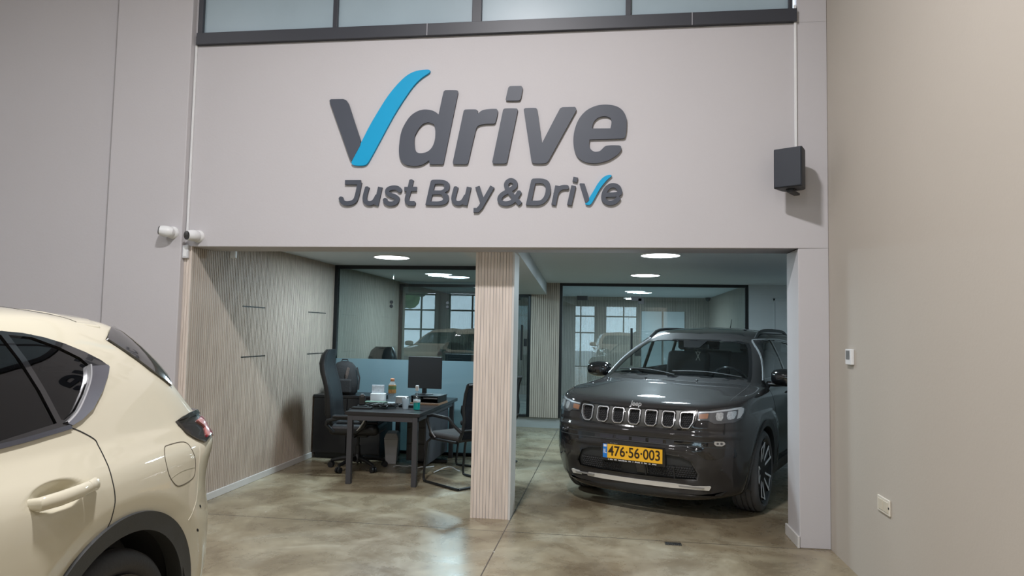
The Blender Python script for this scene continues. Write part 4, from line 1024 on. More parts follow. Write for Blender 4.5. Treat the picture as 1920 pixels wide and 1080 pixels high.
        mirror_unit(root, 1.90, sg*1.02, 1.13, sg, PNT)
    B.patch('rear_window', 'B', [RG], (), .001, .006, .05, M_GBLK, root)
    for sg in (1, -1):
        P = [(-.180, 1.440), (-.266, 1.382), (-.366, 1.314), (-.489, 1.240), (-.66, 1.262), (-.60, 1.315), (-.52, 1.40), (-.44, 1.46), (-.36, 1.487), (-.28, 1.480)]
        B.patch('rear_window_side_panel', 'L' if sg > 0 else 'R', P, (), .010, .02, .03, M_GBLK, root)
    for sg in (1, -1): B.line('panel_gap', 'T', [(.06, sg*.40), (-.02, sg*.50), (-.10, sg*.585)], .005, .001, M_GAP, body)
    # roof spoiler
    sp = MB(); n = 17; v = []
    for k in range(n):
        t = k/(n-1)*2-1; y = t*.60; dr = .16*abs(t)**3
        p, _ = B.hit('T', -.10+dr*.3, y); z0 = p[2]
        a_ = (-.10+dr*.3, y, z0+.002); b_ = (-.30+dr*.5, y*1.0, z0-.012); c_ = (-.395+dr*1.1, y*.985, z0-.036-.010*abs(t)); d_ = (-.385+dr*1.1, y*.985, z0-.060-.01*abs(t)); e_ = (-.18+dr*.6, y*.98, z0-.075)
        v += [a_, b_, c_, d_, e_]
    f = []
    for k in range(n-1):
        for j in range(5): f.append((5*k+j, 5*k+(j+1) % 5, 5*k+5+(j+1) % 5, 5*k+5+j))
    f += [(0, 1, 2, 3, 4), tuple(5*(n-1)+j for j in (4, 3, 2, 1, 0))]
    sp.add(v, f, True); sp.build('roof_spoiler', PNT, root, .012, 3)
    B.patch('windscreen', 'F', [WS], (), -.002, .004, .06, M_WGLASS, root)
    GR = [(-.42, .80), (.42, .80), (.36, .66), (.20, .58), (-.20, .58), (-.36, .66)]; B.patch('grille', 'F', round_poly(GR, .03), (), .006, .02, .04, M_GBLK, root)
    B.patch('lower_apron', 'F', [(-.75, .36), (.75, .36), (.70, .24), (-.70, .24)], (), .006, .02, .04, M_CLAD, root)
    B.patch('lower_apron', 'B', [(-.72, .40), (.72, .40), (.70, .26), (-.70, .26)], (), .006, .02, .04, M_CLAD, root)
    MB().box(-.75, 3.3, -.50, .50, .24, .42).build('underbody', M_DARK, root, .04)
    cab = MB().box(-.75, 2.2, -.72, .72, .42, .50).build('cabin_floor', M_DARK, root)
    MB().box(1.85, 2.25, -.70, .70, .50, 1.10).build('dashboard', M_CABIN, cab, .05, 3)
    for y in (.37, -.37): seat(cab, 1.20, y, .62, M_SEAT); seat(cab, .30, y, .62, M_SEAT, .66)
    MB().box(-.72, -.05, -.66, .66, .5, 1.02).build('boot_cover', M_CABIN, cab, .03)
    return root
jeep = build_jeep()
cream = build_cream()
LETTER_SHAPES = {
 'v_dark': ([[(-2.262, 3.353), (-2.248, 3.361), (-2.146, 3.36), (-2.12, 3.35), (-2.099, 3.319), (-1.986, 3.011), (-1.988, 2.977), (-2.057, 2.845), (-2.072, 2.869), (-2.258, 3.337)]], []),
 'v_tick': ([[(-2.053, 2.826), (-2.035, 2.815), (-1.986, 2.811), (-1.944, 2.816), (-1.917, 2.84), (-1.865, 2.934), (-1.774, 3.109), (-1.709, 3.23), (-1.643, 3.337), (-1.564, 3.451), (-1.497, 3.517), (-1.437, 3.556), (-1.43, 3.573), (-1.444, 3.582), (-1.499, 3.581), (-1.567, 3.567), (-1.635, 3.528), (-1.715, 3.448), (-1.782, 3.361), (-1.848, 3.254), (-1.914, 3.139), (-1.979, 3.007), (-2.024, 2.91), (-2.057, 2.842)]], []),
 'd': ([[(-1.35, 3.215), (-1.38, 3.238), (-1.421, 3.253), (-1.476, 3.257), (-1.53, 3.242), (-1.584, 3.203), (-1.63, 3.133), (-1.655, 3.066), (-1.666, 2.972), (-1.665, 2.904), (-1.649, 2.85), (-1.613, 2.816), (-1.545, 2.803), (-1.49, 2.807), (-1.45, 2.824), (-1.417, 2.847), (-1.412, 2.814), (-1.308, 2.813), (-1.299, 2.825), (-1.197, 3.386), (-1.2, 3.404), (-1.215, 3.407), (-1.301, 3.409), (-1.314, 3.399)]], [[(-1.425, 3.152), (-1.384, 3.135), (-1.373, 3.087), (-1.376, 3.007), (-1.399, 2.947), (-1.439, 2.914), (-1.493, 2.905), (-1.528, 2.922), (-1.541, 2.969), (-1.541, 3.037), (-1.519, 3.09), (-1.486, 3.133), (-1.452, 3.15)]]),
 'r': ([[(-1.223, 2.817), (-1.225, 2.831), (-1.148, 3.237), (-1.137, 3.249), (-1.05, 3.248), (-1.035, 3.238), (-1.035, 3.212), (-0.997, 3.24), (-0.937, 3.249), (-0.884, 3.248), (-0.873, 3.23), (-0.892, 3.14), (-0.905, 3.131), (-0.974, 3.13), (-1.027, 3.118), (-1.046, 3.088), (-1.103, 2.822), (-1.116, 2.812), (-1.214, 2.813)]], []),
 'i': ([[(-0.901, 2.813), (-0.91, 2.826), (-0.833, 3.239), (-0.82, 3.25), (-0.725, 3.248), (-0.716, 3.236), (-0.793, 2.825), (-0.806, 2.813)], [(-0.814, 3.322), (-0.795, 3.415), (-0.782, 3.427), (-0.692, 3.427), (-0.681, 3.412), (-0.695, 3.326), (-0.708, 3.312), (-0.803, 3.313)]], []),
 'v': ([[(-0.67, 3.239), (-0.657, 3.249), (-0.575, 3.248), (-0.563, 3.235), (-0.522, 2.968), (-0.386, 3.239), (-0.367, 3.249), (-0.27, 3.249), (-0.26, 3.235), (-0.263, 3.216), (-0.47, 2.827), (-0.495, 2.81), (-0.586, 2.811), (-0.602, 2.829)]], []),
 'e': ([[(0.084, 2.935), (0.088, 2.909), (0.059, 2.871), (0.003, 2.833), (-0.06, 2.812), (-0.124, 2.805), (-0.194, 2.819), (-0.245, 2.856), (-0.272, 2.915), (-0.279, 3.0), (-0.268, 3.078), (-0.237, 3.156), (-0.18, 3.22), (-0.104, 3.255), (-0.027, 3.261), (0.043, 3.248), (0.093, 3.214), (0.123, 3.155), (0.126, 3.083), (0.12, 3.025), (0.112, 2.999), (0.096, 2.994), (-0.154, 2.991), (-0.157, 2.959), (-0.148, 2.92), (-0.118, 2.896), (-0.08, 2.898), (-0.061, 2.912), (-0.034, 2.937), (0.001, 2.943), (0.071, 2.941)]], [[(-0.137, 3.077), (-0.128, 3.121), (-0.102, 3.153), (-0.064, 3.169), (-0.02, 3.167), (0.006, 3.148), (0.01, 3.112), (0.003, 3.075)]]),
 'B': ([[(-1.438, 2.489), (-1.399, 2.679), (-1.385, 2.69), (-1.311, 2.689), (-1.264, 2.674), (-1.245, 2.642), (-1.255, 2.605), (-1.282, 2.589), (-1.257, 2.568), (-1.251, 2.532), (-1.273, 2.499), (-1.326, 2.486)]], [[(-1.364, 2.656), (-1.304, 2.656), (-1.286, 2.642), (-1.293, 2.616), (-1.316, 2.605), (-1.376, 2.606)], [(-1.383, 2.573), (-1.315, 2.572), (-1.294, 2.555), (-1.3, 2.528), (-1.327, 2.518), (-1.395, 2.518)]]),
 'D': ([[(-0.639, 2.485), (-0.6, 2.678), (-0.587, 2.691), (-0.513, 2.69), (-0.467, 2.67), (-0.449, 2.624), (-0.455, 2.559), (-0.49, 2.505), (-0.542, 2.482)]], [[(-0.568, 2.654), (-0.519, 2.654), (-0.493, 2.635), (-0.486, 2.605), (-0.498, 2.553), (-0.529, 2.521), (-0.594, 2.519)]]),
 'v2_dark': ([[(-0.228, 2.646), (-0.221, 2.651), (-0.188, 2.648), (-0.156, 2.551), (-0.151, 2.519), (-0.174, 2.496), (-0.183, 2.503)]], []),
 'v2_tick': ([[(-0.181, 2.496), (-0.17, 2.485), (-0.145, 2.485), (-0.12, 2.518), (-0.071, 2.608), (-0.021, 2.672), (0.017, 2.708), (-0.009, 2.713), (-0.046, 2.696), (-0.084, 2.653), (-0.121, 2.589), (-0.152, 2.538)]], []),
}
LETTER_STROKES = {
 'J': [([(-2.107, 2.677), (-1.976, 2.676)], 0), ([(-1.984, 2.676), (-2.003, 2.57), (-2.025, 2.523), (-2.073, 2.506), (-2.118, 2.514), (-2.139, 2.55)], 1)],
 'u': [([(-1.919, 2.637), (-1.938, 2.554), (-1.927, 2.516), (-1.892, 2.505), (-1.858, 2.522), (-1.833, 2.567)], 1), ([(-1.812, 2.636), (-1.841, 2.49)], 0)],
 's': [([(-1.648, 2.605), (-1.669, 2.626), (-1.71, 2.63), (-1.747, 2.616), (-1.752, 2.59), (-1.722, 2.571), (-1.688, 2.559), (-1.668, 2.539), (-1.686, 2.509), (-1.727, 2.501), (-1.759, 2.512), (-1.77, 2.534)], 1)],
 't': [([(-1.556, 2.69), (-1.573, 2.607), (-1.59, 2.538), (-1.577, 2.507), (-1.528, 2.503)], 1), ([(-1.613, 2.618), (-1.512, 2.618)], 0)],
 'u2': [([(-1.193, 2.631), (-1.212, 2.549), (-1.202, 2.512), (-1.168, 2.501), (-1.135, 2.518), (-1.111, 2.561)], 1), ([(-1.09, 2.63), (-1.119, 2.486)], 0)],
 'y': [([(-1.024, 2.633), (-0.98, 2.508)], 0), ([(-0.905, 2.632), (-0.996, 2.469), (-1.018, 2.446), (-1.05, 2.446)], 0)],
 '&': [([(-0.682, 2.493), (-0.751, 2.568), (-0.792, 2.625), (-0.791, 2.661), (-0.76, 2.68), (-0.727, 2.662), (-0.73, 2.629), (-0.778, 2.597), (-0.83, 2.565), (-0.846, 2.529), (-0.826, 2.502), (-0.776, 2.499), (-0.731, 2.525), (-0.689, 2.592)], 1)],
 'r2': [([(-0.396, 2.634), (-0.424, 2.484)], 0), ([(-0.412, 2.566), (-0.389, 2.603), (-0.357, 2.621), (-0.32, 2.621)], 1)],
 'i2': [([(-0.272, 2.633), (-0.303, 2.483)], 0), ([(-0.257, 2.699), (-0.264, 2.663)], 0)],
 'e2': [([(-0.042, 2.559), (0.068, 2.566), (0.076, 2.6), (0.055, 2.626), (0.017, 2.632), (-0.02, 2.61), (-0.041, 2.563), (-0.039, 2.52), (-0.0, 2.498), (0.044, 2.507), (0.071, 2.535)], 1)],
}
# ================================================================== sign letters, fixed to the facade
M_LET = mat('charcoal sign acrylic', (.050, .058, .078), .5)
M_CYAN = mat('cyan sign acrylic', (.0, .32, .58), .5, spec=.3)
def lmap(x, y, d): return (x, YF-.022+d, y)
def letter(name, polys, holes, m, parent=None, th=.018, **k):
    return plate_mb(polys, holes, lmap, th).build(name, m, parent, **k)
def dense(P, k=3): return smooth_poly(P, k)
LS, LT = LETTER_SHAPES, LETTER_STROKES
def sh(key): return [round_poly(p, .008, 3) for p in LS[key][0]], [dense(h) for h in LS[key][1]]
def big_curvy(key): return [dense(p, 2) if len(p) > 18 else round_poly(p, .008, 3) for p in LS[key][0]], [dense(h) for h in LS[key][1]]
root = empty('sign_letter', (0, 0, 0), 0, 'big letter V of the upper sign line, charcoal stroke with a cyan tick sweeping up', 'sign letter')
p, h = sh('v_dark'); letter('dark_stroke', p, h, M_LET, root); p = [dense(LS['v_tick'][0][0], 3)]; letter('cyan_tick', p, [], M_CYAN, root, th=.022)['label'] = 'cyan tick stroke'
root.children[1].location.y = -.003
UP = 'upper sign line'
for key, lab in (('d', 'big charcoal letter d in the '+UP), ('r', 'big charcoal letter r in the '+UP), ('i', 'big charcoal letter i with square dot in the '+UP), ('v', 'big charcoal letter v between i and e in the '+UP), ('e', 'big charcoal letter e ending the '+UP)):
    p, h = (LS[key][0], LS[key][1]); p = [soft_poly(q) for q in p]; h = [soft_poly(q) for q in h]
    letter('sign_letter', p, h, M_LET, label=lab, cat='sign letter', group='letters of the upper sign line')
W_ = .0355
def small(key, lab, m=M_LET):
    if key in LT:
        P = []
        for pts, smo in LT[key]:
            q = smooth_poly(pts, 5, closed=False) if smo else pts
            P += stroke_parts(q, W_)
        letter('sign_letter', P, [], m, label=lab, cat='sign letter', group='letters of the lower sign line')
    else:
        p, h = LS[key]; letter('sign_letter', [soft_poly(q, corner=60) for q in p], [soft_poly(q, corner=60) for q in h], m, label=lab, cat='sign letter', group='letters of the lower sign line')
for key, lab in (('J', 'small letter J starting the lower sign line'), ('u', 'small letter u between J and s in the lower sign line'), ('s', 'small letter s in the first word of the lower sign line'), ('t', 'small letter t ending the first word of the lower sign line'),
                 ('B', 'small capital B starting the second word of the lower sign line'), ('u2', 'small letter u between B and y in the lower sign line'), ('y', 'small letter y before the ampersand in the lower sign line'), ('&', 'small ampersand in the middle of the lower sign line'),
                 ('D', 'small capital D after the ampersand in the lower sign line'), ('r2', 'small letter r after the capital D in the lower sign line'), ('i2', 'small dotted letter i in the last word of the lower sign line'), ('e2', 'small letter e ending the lower sign line')): small(key, lab)
root = empty('sign_letter', (0, 0, 0), 0, 'small letter v with cyan tick near the end of the lower sign line', 'sign letter')
letter('dark_stroke', [round_poly(LS['v2_dark'][0][0], .008)], [], M_LET, root); letter('cyan_tick', [dense(LS['v2_tick'][0][0])], [], M_CYAN, root, th=.022)['label'] = 'cyan tick stroke'
root.children[1].location.y = -.003
# ================================================================== ceiling lamps
M_LED = mat('led diffuser', (1, 1, 1), .5, emit=((.85, .95, 1), 14)); M_LEDH = mat('hall led diffuser', (1, 1, 1), .5, emit=((1, .95, .9), 10))
labs = ['round ceiling lamp over the desk in the left bay', 'nearer round ceiling lamp over the car in the right bay', 'farther round ceiling lamp over the car in the right bay', 'round ceiling lamp behind the left glass partition', 'round ceiling lamp behind the right glass partition']
for (x, y, z, e), lab in zip(ROOM_LAMPS, labs):
    r = empty('ceiling_lamp', (x, y, HC), 0, lab, 'ceiling lamp', 'round ceiling lamps')
    MB().lathe([(.20, 0), (.20, -.012), (.192, -.016), (.188, -.012)], n=48).build('lamp_rim', M_WHITE, r); MB().lathe([(.188, -.004), (.186, -.014), (.0, -.015)], n=48).build('diffuser', M_LED, r)
HL_ = ['in front of and above', 'in front and far left of', 'close behind and above', 'close behind and far left of', 'far behind, straight back from', 'far behind and far left of']
for i, (x, y, z, e) in enumerate(HALL_LAMPS):
    r = empty('hall_lamp', (x, y, 5.6), 0, 'round hall ceiling lamp out of view, %s the viewer' % HL_[i], 'ceiling lamp', 'high hall lamps')
    MB().lathe([(.26, -.22), (.27, -.30), (.265, -.31), (.255, -.30)], n=40).build('lamp_rim', M_BLK, r); MB().lathe([(.02, 0), (.02, -.2), (.25, -.225)], n=24).build('lamp_stem', M_BLK, r); MB().lathe([(.25, -.29), (0, -.292)], n=32).build('diffuser', M_LEDH, r)
# ================================================================== wall devices
def conduit(name, x, y, z0, z1, lab, m=M_WHITE): return MB().box(x-.009, x+.009, y-.014, y, z0, z1).build(name, m, bevel=.003, label=lab, cat='cable duct')
conduit('cable_duct', -3.461, YF, 2.27, 3.86, 'thin white cable duct running down the left edge of the facade')
conduit('cable_duct', 1.365, YF, 2.60, 3.99, 'thin white cable duct above the black loudspeaker on the right')
def cctv(x, y, z, look, lab):
    r = empty('security_camera', (x, y, z), 0, lab, 'security camera', 'white dome security cameras')
    MB().lathe([(0, -.030), (.040, -.030), (.050, -.018), (.052, 0)], (0, 0, 0), 'y', 28).build('mount_base', M_WHITE, r)
    MB().lathe([(.045, -.058), (.046, -.04), (.043, -.03)], (0, 0, 0), 'y', 28).build('collar', M_WHITE, r)
    d = Vector(look).normalized(); q = d.to_track_quat('Z', 'Y').to_matrix().to_4x4(); c = Vector((0, -.062, 0))
    hb = MB().lathe([(0, -.045), (.028, -.040), (.042, -.02), (.047, .005), (.044, .038), (.039, .060), (.030, .066)], (0, 0, 0), 'z', 28, Matrix.Translation(c) @ q).build('camera_head', M_WHITE, r)
    MB().lathe([(.037, .056), (.035, .069), (.0, .071)], (0, 0, 0), 'z', 24, Matrix.Translation(c) @ q).build('lens_window', M_GBLK, hb)
    return r
cctv(-3.555, YF-.062, 2.262, (-.93, -.35, .12), 'left white security camera on the pilaster, turned to the left')
cctv(-3.365, YF, 2.240, (-.42, -.88, -.10), 'right white security camera above the bay corner, dark lens facing out')
b = MB().box(-3.475, -3.425, YF-.045, YF-.014, 2.055, 2.165).build('junction_box', mat('pale grey box', (.60, .61, .63), .4), bevel=.006, label='small pale junction box under the right security camera', cat='junction box')
MB().box(-3.465, -3.435, YF-.047, YF-.045, 2.07, 2.15).build('box_lid', M_WHITE, b)
b = MB().box(-3.295, -3.245, YT+.04, YT+.075, 2.10, HC).build('motion_sensor', M_WHITE, bevel=.008, label='small white sensor hanging at the top of the slatted wall', cat='sensor')
b = MB().lathe([(0, 0), (.05, 0), (.05, -.03), (.035, -.07), (0, -.085)], (2.06, 14.95, HC), 'z', 20).build('dome_camera', M_GBLK, label='dark dome camera in the far corner behind the right glass', cat='security camera')
# loudspeaker
sp = empty('loudspeaker', (1.295, YF-.16, 2.705), 0, 'black wall loudspeaker at the right end of the facade', 'loudspeaker'); sp.rotation_euler.z = -.55
prof = round_poly([(-.100, -.085), (.100, -.085), (.080, .075), (-.080, .075)], [.01, .01, .05, .05], 6)
MB().prism(prof, -.143, .143).build('cabinet', mat('speaker cabinet', (.030, .033, .040), .55), sp, .018, 4)
g = MB(); gx = MB().box(-.094, .094, -.096, -.084, -.138, .138).build('grille', mat('speaker grille', (.022, .028, .040), .6), sp, .008, 3)
for i in range(19):
    for j in range(30): g.cbox((-.085+i*.0094, -.0965, -.129+j*.0089), (.0035, .001, .0035))
g.build('grille_perforation', M_BLK, gx)
MB().box(-.02, .02, -.04, .12, -.168, -.153).build('bracket', M_BLK, sp); MB().box(-.03, .03, -.03, .02, -.153, -.141).build('bracket_foot', M_BLK, sp)
# thermostat and socket on the right wall
t = empty('thermostat', (1.5925, 4.888, 1.383), 0, 'small white thermostat with grey screen on the right wall', 'thermostat')
MB().box(-.022, 0, -.055, .055, -.052, .050).build('housing', M_WHITE, t, .004); MB().box(-.0235, -.022, -.030, .038, -.018, .040).build('screen', mat('grey lcd', (.14, .15, .15), .3), t)
t = empty('wall_socket', (1.5925, 4.355, .548), 0, 'cream double wall socket low on the right wall', 'socket')
CR = mat('cream plastic', (.68, .64, .55), .45)
MB().box(-.010, 0, -.090, .090, -.045, .045).build('cover_plate', CR, t, .004)
for y in (-.040, .035): MB().box(-.013, -.010, y-.032, y+.032, -.030, .030).build('socket_insert', mat('cream insert', (.62, .57, .46), .4), t, .003)
MB().lathe([(.006, -.011), (.006, -.0125), (0, -.0125)], (0, -.082, 0), 'x', 12).build('screw', M_BLK, t)
# floor drain
dr = empty('floor_drain', (.484, 5.262, 0), 0, 'small dark metal drain grate set in the floor joint', 'drain')
MB().box(-.058, .058, -.034, .034, -.01, .003).build('frame', mat('drain steel', (.10, .10, .09), .4, .8), dr)
g = MB()
for i in range(7): g.box(-.048+i*.0145, -.040+i*.0145, -.027, .027, .003, .005)
g.build('grate', mat('drain dark', (.015, .015, .015), .6), dr)
# ================================================================== office furniture in the left bay
ZT = .70
M_DESK = mat('black-brown desktop', (.013, .012, .013), .4, coat=.2); M_LEG = mat('grey desk steel', (.075, .075, .082), .45, .5)
M_LEATH = mat('black leather', (.009, .009, .010), .42, coat=.05, bump=(120, .15)); M_MESH = mat('black chair mesh', (.022, .023, .027), .7)
dk = empty('desk', (-2.155, 6.60, 0), 0, 'dark office desk on grey steel legs in the left bay', 'desk')
MB().box(-.375, .375, 0, 1.72, ZT-.035, ZT).build('desktop', M_DESK, dk, .003)
MB().box(-.352, .352, .012, .050, ZT-.085, ZT-.035).build('rail', M_LEG, dk)
for x in (-.352, .302): MB().box(x, x+.05, .010, .060, .0, ZT-.035).build('leg', M_LEG, dk, .003)
for x in (-.352, .302): MB().box(x, x+.05, 1.60, 1.65, .0, ZT-.035).build('leg', M_LEG, dk, .003)
for x in (-.352, .302): MB().box(x+.01, x+.04, .06, 1.6, ZT-.085, ZT-.035).build('rail', M_LEG, dk)
MB().box(.285, .300, .55, 1.55, .10, ZT-.036).build('modesty_panel', mat('dark grey panel', (.050, .053, .066), .5), dk)
pd = MB().box(-.05, .25, 1.05, 1.5, .06, .60).build('pedestal', M_DESK, dk); 
for z in (.08, .26, .44): MB().box(-.04, .24, 1.04, 1.05, z, z+.16).build('drawer', M_DESK, pd, .002)
cb = empty('cabinet', (-2.95, 8.05, 0), 0, 'low black cabinet against the left glass partition', 'cabinet')
MB().box(-.44, .37, -.19, .26, .06, .70).build('carcass', M_DESK, cb, .003); MB().box(-.45, .38, -.205, .27, .70, .73).build('cabinet_top', M_DESK, cb, .003); MB().box(-.42, .35, -.17, .24, 0, .06).build('plinth', M_BLK, cb)
for x in (-.435, -.03): MB().box(x, x+.395, -.205, -.19, .07, .69).build('cabinet_door', M_DESK, cb, .002)
# executive chair, seen from its side
def office_chair(loc, rz, lab, full=True):
    c = empty('office_chair', loc, rz, lab, 'office chair')
    base = MB().lathe([(.045, .075), (.05, .12), (.03, .16)], n=20).build('hub', M_BLK, c)
    for k in range(5):
        a = 2*PI*k/5+.5; dx, dy = math.cos(a), math.sin(a)
        s = MB(); s.tube([(0.03*dx, .03*dy, .115), (.17*dx, .17*dy, .105), (.30*dx, .30*dy, .075)], [.026, .022, .017], 8); arm = s.build('base_spoke', M_BLK, c)
        w = MB()
        for o in (-.018, .018): w.lathe([(.0, -.010), (.030, -.010), (.032, 0), (.030, .010), (0, .010)], (0, 0, 0), 'y', 16, Matrix.Translation((.30*dx, .30*dy, .032)) @ Matrix.Rotation(a, 4, 'Z') @ Matrix.Translation((0, o, 0)))
        w.bar((.30*dx, .30*dy, .03), (.30*dx, .30*dy, .08), .014); w.build('caster', M_BLK, arm)
    MB().lathe([(.028, .13), (.028, .25), (.016, .25), (.016, .36)], n=16).build('gas_lift', M_BLK, c)
    MB().box(-.12, .12, -.09, .09, .345, .385).build('mechanism', M_BLK, c, .01)
    st_ = MB()
    n = 20; v = []
    seat_ = MB().box(-.26, .27, -.26, .26, .385, .50).build('seat', M_LEATH, c, .05, 4)
    cush = MB().box(-.20, .25, -.19, .19, .49, .53).build('seat_cushion', M_LEATH, seat_, .025, 3)
    # backrest: curved padded shell
    b = MB(); v = []; f = []; path = [(-.20, .42, .06, .20), (-.26, .50, .09, .245), (-.29, .62, .095, .255), (-.30, .76, .085, .25), (-.325, .90, .080, .245), (-.365, 1.03, .085, .235), (-.385, 1.13, .085, .215), (-.375, 1.22, .075, .185), (-.350, 1.275, .05, .13)]
    m = 20
    for (x, z, t, w) in path:
        for k in range(m):
            a = 2*PI*k/m; cx, cyy = math.cos(a), math.sin(a); ex = abs(cx)**.6*math.copysign(1, cx); ey = abs(cyy)**.5*math.copysign(1, cyy)
            v.append((x+ex*t*.5-.03*(ey*ey)*-1*.8, ey*w, z))
    for i in range(len(path)-1):
        for k in range(m): f.append((i*m+k, i*m+(k+1) % m, (i+1)*m+(k+1) % m, (i+1)*m+k))
    f += [tuple(range(m))[::-1], tuple(range((len(path)-1)*m, len(path)*m))]
    b.add(v, f, True); bo = b.build('backrest', M_LEATH, c)
    for i, yy in enumerate((-.17, .17)): s = MB(); s.tube([(x+t*.5+.004, yy*w/.25, z) for x, z, t, w in path[1:-1]], .006, 6); s.build('stitch_roll', M_LEATH, bo)
    for s in (-1, 1):
        a = MB(); P = smooth_poly([(-.24, s*.27, .40), (-.30, s*.30, .50), (-.26, s*.31, .62), (-.10, s*.31, .665), (.10, s*.31, .655), (.17, s*.31, .60), (.12, s*.30, .50), (.05, s*.27, .41)], 5, closed=False) if False else None
        pts = [Vector(p) for p in ((-.20, s*.26, .42), (-.27, s*.30, .50), (-.25, s*.31, .545), (-.12, s*.31, .575), (.06, s*.31, .575), (.15, s*.31, .54), (.12, s*.30, .48), (.04, s*.26, .42))]
        dens = []
        for i in range(len(pts)-1):
            for j in range(4): dens.append(pts[i].lerp(pts[i+1], j/4))
        a.tube(dens+[pts[-1]], .020, 10); ao = a.build('armrest', M_BLK, c)
        MB().box(-.20, .12, s*.31-.035, s*.31+.035, .573, .607).build('arm_pad', M_LEATH, ao, .018, 3)
    lv = MB(); lv.tube([(.02, -.10, .37), (.02, -.30, .37)], .008, 8); lv.build('lever', M_BLK, c)
    return c
ch = office_chair((-2.66, 7.36, 0), .10, 'black leather executive swivel chair on the left of the desk')
oc = office_chair((-2.86, 9.35, 0), 1.3, 'black office chair behind the left glass, only its headrest showing')
# white strap hanging from the chair arm
s = MB(); s.tube([(-2.46, 7.02, .60), (-2.49, 7.02, .54), (-2.53, 7.02, .48), (-2.555, 7.02, .455)], [.018, .019, .019, .015], 8, flat=.35); s.build('white_strap', M_WHITE, label='short white strap hanging at the armrest of the executive chair', cat='strap')
# visitor chairs on sled frames
def sled_chair(loc, rz, lab):
    c = empty('visitor_chair', loc, rz, lab, 'visitor chair', 'mesh visitor chairs')
    for s in (-1, 1):
        t = MB(); y = s*.255
        P = [(-.20, y*.92, .44), (.19, y*.92, .44), (.225, y, .40), (.245, y, .30), (.27, y, .05), (.26, y, .018), (.22, y, .014), (-.20, y, .014), (-.26, y*.98, .014)]
        t.tube(P, .0125, 10); t.build('leg', M_BLK, c)
    t = MB(); t.tube([(-.26, -.25, .014), (-.26, .25, .014)], .0125, 10); t.build('rear_bar', M_BLK, c)
    t = MB(); t.tube([(.10, -.235, .44), (.10, .235, .44)], .0125, 10); t.build('stretcher', M_BLK, c)
    st_ = MB().box(-.24, .25, -.235, .235, .44, .505).build('seat', mat('grey-black seat fabric', (.028, .026, .025), .85), c, .03, 4)
    b = MB(); n = 9; v = []; f = []
    fr = MB(); L_ = []
    prof = [(-.235, .47), (-.275, .56), (-.285, .66), (-.270, .78), (-.285, .90), (-.315, .99)]
    for s in (-1, 1):
        q = [(x, s*(.225-.02*i/5), z) for i, (x, z) in enumerate(prof)]; fr.tube(q, .016, 8)
    fr.tube([(-.315, -.205, .99), (-.33, 0, .995), (-.315, .205, .99)], .017, 8); fr.tube([(-.275, -.22, .56), (-.30, 0, .56), (-.275, .22, .56)], .015, 8)
    bo = fr.build('back_frame', M_BLK, c)
    for i, (x, z) in enumerate(prof):
        for k in range(7): t_ = k/3-1; v.append((x-.018*(1-t_*t_), t_*(.215-.02*i/5), z))
    for i in range(5):
        for k in range(6): f.append((i*7+k, i*7+k+1, i*7+k+8, i*7+k+7))
    mm = MB(); mm.add(v, f, True); mm.add([(x-.006, y, z) for x, y, z in v], [q[::-1] for q in f], True); mm.build('mesh_back', M_CHMESH, bo)
    for s in (-1, 1):
        a = MB(); a.tube([(-.27, s*.235, .54), (-.20, s*.265, .60), (-.12, s*.275, .665), (.12, s*.275, .675), (.20, s*.275, .66), (.205, s*.27, .60), (.17, s*.255, .50), (.12, s*.24, .45)], [.014]*8, 8, flat=1.2); a.build('armrest', M_BLK, c)
    return c
M_CHMESH = glass_mat('open chair mesh', (.30, .32, .35), refl=.2, rough=.6, haze=((.03, .032, .038), .62))
sled_chair((-1.425, 6.90, 0), 2.48, 'black mesh visitor chair on a sled frame, nearest beside the desk')
sled_chair((-1.34, 7.95, 0), 2.9, 'black mesh visitor chair behind the nearer visitor chair, half hidden')
# monitor
m_ = empty('monitor', (-2.01, 7.60, 0), 0, 'flat black monitor on the desk turned away from the entrance', 'monitor'); m_.rotation_euler.z = -.12; m_.location.z = .795
MB().box(-.19, .205, -.012, .012, .065, .415).build('screen_panel', mat('monitor black', (.012, .013, .015), .4), m_, .004); MB().box(-.09, .09, .012, .04, .16, .34).build('rear_housing', M_BLK, m_, .01)
MB().box(-.022, .022, .0, .03, .01, .20).build('stand', M_BLK, m_); MB().lathe([(0, 0), (.10, 0), (.10, .008), (.02, .014)], (0, .02, 0), 'z', 28).build('stand_foot', M_BLK, m_)
# paper tray under it
t = empty('letter_tray', (-1.94, 7.55, .70), -.05, 'black letter tray with papers under the monitor', 'letter tray')
MB().box(-.16, .16, -.16, .20, .0, .022).build('wooden_base', mat('light wood base', (.33, .20, .12), .5), t, .002)
for z in (.022, .062): MB().box(-.15, .15, -.15, .19, z, z+.005).build('tray_shelf', M_BLK, t)
for x in (-.15, .144): MB().box(x, x+.006, -.15, .19, .022, .095).build('tray_side', M_BLK, t)
MB().box(-.15, .15, .184, .19, .022, .095).build('tray_side', M_BLK, t); MB().box(-.155, .155, -.155, .195, .088, .095).build('tray_top', M_BLK, t)
MB().box(-.02, .14, -.13, .17, .067, .075).build('papers', mat('paper white', (.68, .68, .66), .7), t)
